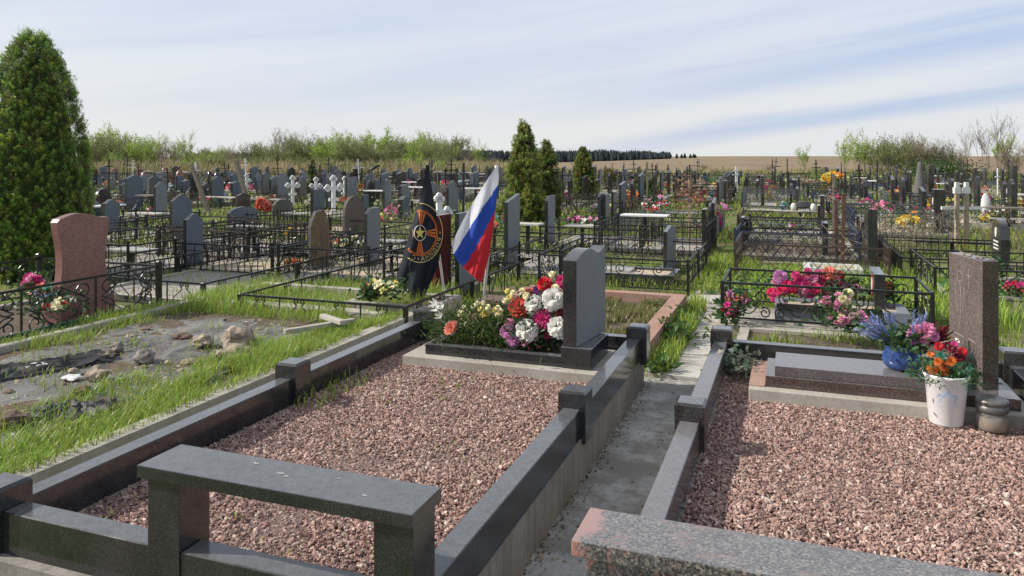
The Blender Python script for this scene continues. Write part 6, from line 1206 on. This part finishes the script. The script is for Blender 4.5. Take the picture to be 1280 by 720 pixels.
for X0, y, L in plots:
    px, d = cam(X0 + 1.0, y + L / 2)
    if d < 13.5 or d > 62 or not -30 < px < 1310: continue
    if d < 23 and px < 560 and rd.random() < .65: continue
    zn = zone(px, d); xs = X0 + rd.uniform(1.55, 1.75); right = px > 990
    # open grassy places seen in the photograph
    if 600 < px < 960 and d < 24 and rd.random() < 0.65: continue
    if 960 <= px and d < 22 and rd.random() < 0.35: continue
    if px > 900 and d > 48 and rd.random() < .6: continue
    fkind = rd.choice(['lattice', 'picket', 'arcs', 'cross', 'csc', 'lambda', 'picket', 'arcs']); fmat = rd.choice(['iron_black', 'iron_black', 'iron_black', 'iron_rust', 'iron_grey', 'iron_blue'])
    has_f = rd.random() < (0.42 if px > 560 else 0.38)
    if has_f and cnt['f'] < 175 and free(X0 + 1, y + L / 2, .2):
        h = rd.choice([.42, .5, .55]); pl = {'lattice': 'lattice', 'picket': 'picket', 'arcs': 'arched', 'cross': 'crossed bar', 'csc': 'scrolled', 'lambda': 'lambda barred'}[fkind]; col = {'iron_black': 'black', 'iron_rust': 'rusty', 'iron_grey': 'grey', 'iron_blue': 'dark blue'}[fmat]
        lb = '%s %s fence %s' % (col, pl, zn); fence(X0, y, X0 + 1.95, y + L, h, fkind, lb, mat=fmat, group=lb, r=0.008 if d < 25 else 0.010, lod=0, pw=0.035 if d < 25 else .045, mids=0); cnt['f'] += 1
    if rd.random() < .55 and cnt['k'] < 190:
        kk = ('bk', rd.randrange(4), L)
        if kk not in FCACHE:
            km = [('concrete_far', 'sand'), ('concrete', 'soil'), ('granite_slab', 'chips'), ('concrete_far', 'chips')][kk[1]]; b = MB()
            for r4 in ((0, 0, 1.95, .09), (0, L - .09, 1.95, L), (0, .09, .09, L - .09), (1.86, .09, 1.95, L - .09)): b.box(r4[0], r4[1], -.05, r4[2], r4[3], .13)
            FCACHE[kk] = (b.mesh('kerb', [km[0]]), MB().box(.09, .09, -.05, 1.86, L - .09, .09).mesh('fill', [km[1]]))
        lb = '%s %s' % (['sandy plot with pale kerb', 'earth filled plot with grey kerb', 'stone chip plot with granite kerb', 'stone chip plot with pale kerb'][kk[1]], zn); R_ = empty('grave_border', (X0, y, 0), 0, lb, 'grave border', lb); obj('kerb', FCACHE[kk][0], R_); obj('fill', FCACHE[kk][1], R_); cnt['k'] += 1
    ns = 1 if L < 2.5 else 2
    for j in range(ns):
        ys = y + .35 + j * 1.2 + rd.uniform(0, .25)
        if not free(xs, ys, .7): continue
        px_, d_ = cam(xs, ys)
        if d_ < 25 and 255 < px_ < 372: continue
        u = rd.random()
        if u < 0.74 and cnt['s'] < 215:
            shp = rd.choice(SHP); sty = rd.choice(['blue', 'blue', 'blue', 'black', 'black', 'polished', 'polished', 'warm', 'brown' if d > 34 else 'blue', 'green', 'greyrough', 'red' if d > 40 else 'black'] if px < 600 else ['black', 'polished', 'polished', 'blue', 'warm', 'polished']); w_ = rd.choice([.42, .5, .6]); h = rd.choice([.85, .95, 1.05, 1.2])
            lb = '%s %s gravestone %s' % (STN[sty], SHN[shp], zn); gravestone(xs, ys, 0, w_, h, .08, shp, sty, lb, lb, RAD(rd.uniform(-4, 4)), .12); cnt['s'] += 1
        elif u < .90 and cnt['c'] < 70:
            m_ = rd.choice(['iron_black', 'iron_black', 'wood_grey', 'iron_rust', 'paint_white' if px < 600 else 'iron_black']); lb = '%s cross %s' % ({'iron_black': 'thin black iron', 'wood_grey': 'grey wooden', 'iron_rust': 'rusty iron', 'paint_white': 'white painted'}[m_], zn); slim_cross(xs, ys, rd.uniform(1.2, 1.75), lb, m_, rz=PI / 2 + rd.uniform(-.1, .1) if rd.random() < .7 else RAD(40), group=lb, tilt=RAD(rd.uniform(-3, 3))); cnt['c'] += 1
        for _ in range(rd.choice([0, 1, 1, 2])):
            if cnt['b'] < 240:
                pk = rd.choice(['red', 'pink', 'white', 'yellow', 'lilac', 'orange', 'mixed', 'mixed', 'blue', 'salmon', 'pink', 'white']); n_ = rd.choice([10, 16]); lb = '%s flowers %s' % ({'mixed': 'many coloured', 'lilac': 'lilac and blue'}.get(pk, pk), zn); far_bunch(xs - rd.uniform(.25, .8), ys + rd.uniform(-.1, .4), .05, PAL[pk], n_, .2, .32, lb, lb, 'small', .05 if d < 25 else .075, rd.uniform(0, 3)); cnt['b'] += 1
    if rd.random() < .2 and cnt['t'] < 60:
        kk = ('tb', rd.randrange(2))
        if kk not in FCACHE: FCACHE[kk] = (MB().box(-.45, -.18, .62, .45, .18, .65).mesh('tabletop', [['paint_white', 'wood_grey'][kk[1]]]), MB().box(-.03, -.03, -.1, .03, .03, .619).mesh('leg', ['iron_black']))
        lb = '%s one legged table %s' % (['white', 'grey wooden'][kk[1]], zn); R_ = empty('grave_table', (X0 + .7, y + L * .6, 0), rd.choice([0, PI / 2]), lb, 'table', lb); obj('tabletop', FCACHE[kk][0], R_); obj('leg', FCACHE[kk][1], R_); cnt['t'] += 1
    if rd.random() < .10 and d > 18 and 'sb' is not None:
        kk = ('sb', rd.randrange(4))
        if kk not in FCACHE: FCACHE[kk] = leafmesh((0, 0, .25), (.5, .5, .45), 500, .10, .05, [(0.09, .17, .03), (.06, .11, .03), (.16, .2, .05), (.2, .17, .09)][kk[1]], .6)
        lb = '%s small garden bush %s' % (['bright green', 'dark green', 'yellow green', 'dry brown'][kk[1]], zn); o = obj('garden_bush', FCACHE[kk]); o.location = (X0 + rd.uniform(.3, 1.3), y + rd.uniform(.3, L), 0); o.rotation_euler = (0, 0, rd.uniform(0, 6)); s_ = rd.uniform(.7, 1.3); o.scale = (s_,) * 3; tag(o, lb, 'bush', lb)
print('FILL', cnt, len(scene.objects))
# dry twiggy weeds by the bright yellow flowers and the stakes
for i, (px, d, n_, lb) in enumerate(((1110, 14, 40, 'dry bare weeds in front of the yellow flower heap'), (1150, 14.5, 46, 'tangled dry branches around the bench rail'), (1050, 12.4, 30, 'dry vine and roses around the two stakes'), (1180, 15.5, 30, 'thin bare branches beside the broad black column'), (1270, 14, 34, 'dry orange brown weeds at the picture edge'), (500, 16, 40, 'pale dry grass stalks behind the slender grey stone'))):
    q = D(px, d); b = MB(); rr = random.Random(i)
    for j in range(n_):
        p = Vector((rr.gauss(0, .35), rr.gauss(0, .3), 0)); dr = Vector((rr.gauss(0, .35), rr.gauss(0, .35), 1)).normalized(); L_ = rr.uniform(.35, .95); m_ = p + dr * L_ * .5; e = m_ + (dr + Vector((rr.gauss(0, .3), rr.gauss(0, .3), 0))) * L_ * .5; b.tube([p, m_, e], [.006, .005, .003], 3)
        for s_ in range(3): c_ = m_.lerp(e, rr.random()); b.tube([c_, c_ + Vector((rr.gauss(0, .12), rr.gauss(0, .12), rr.uniform(0, .15)))], .003, 3)
    o = b.build('dry_weeds', 'twig_dry'); o.location = (q.x, q.y, 0); tag(o, lb, 'dry weeds')

# windblown litter caught in the gravel and along the path edges
p = np.concatenate([np.stack([rng.uniform(-2.9, -1.2, 260), rng.uniform(2.3, 5.0, 260), rng.uniform(.236, .245, 260)], 1), np.stack([rng.uniform(-.43, 1.3, 230), rng.uniform(2.4, 5.0, 230), rng.uniform(.236, .245, 230)], 1), np.stack([-1.085 + rng.exponential(.03, 700), rng.uniform(2.0, 6.1, 700), np.full(700, .006)], 1), np.stack([-.60 - rng.exponential(.03, 400), rng.uniform(2.0, 6.1, 400), np.full(400, .006)], 1), np.stack([rng.uniform(-1.08, -.61, 160), rng.uniform(2.0, 6.1, 160), np.full(160, .005)], 1)])
n_ = len(p); V_, F_, C_ = leafquads(p, unit(np.stack([rng.normal(size=n_), rng.normal(size=n_), rng.normal(0, .2, n_)], 1)), rng.uniform(.008, .035, n_), rng.uniform(.004, .014, n_), np.array([(0.30, .22, .13), (.16, .11, .07), (.42, .36, .24), (.10, .08, .05)])[rng.integers(0, 4, n_)], np.tile([0, 0, 1.0], (n_, 1)) + rng.normal(0, .2, (n_, 3)))
tag(obj('leaf_litter', npmesh('leaf_litter', V_, F_, ['leaf_dry'], C_)), 'bits of dry leaf and soil on the gravel and path edges', kind='stuff')

b = MB(); rd = random.Random(3)
for cx, cy, r in ((-1.66, 2.20, .010), (-1.63, 2.185, .007), (-1.80, 2.24, .008), (-1.30, 2.15, .007), (-1.45, 2.23, .005)):
    n = 12; b.add([(cx + r * (1 + .5 * rd.uniform(-1, 1)) * math.cos(2 * PI * i / n) * 1.5, cy + r * (1 + .5 * rd.uniform(-1, 1)) * math.sin(2 * PI * i / n) * .7, 0.6812) for i in range(n)], [tuple(range(n))])
b.build('stain_print', 'table_grey', B1)
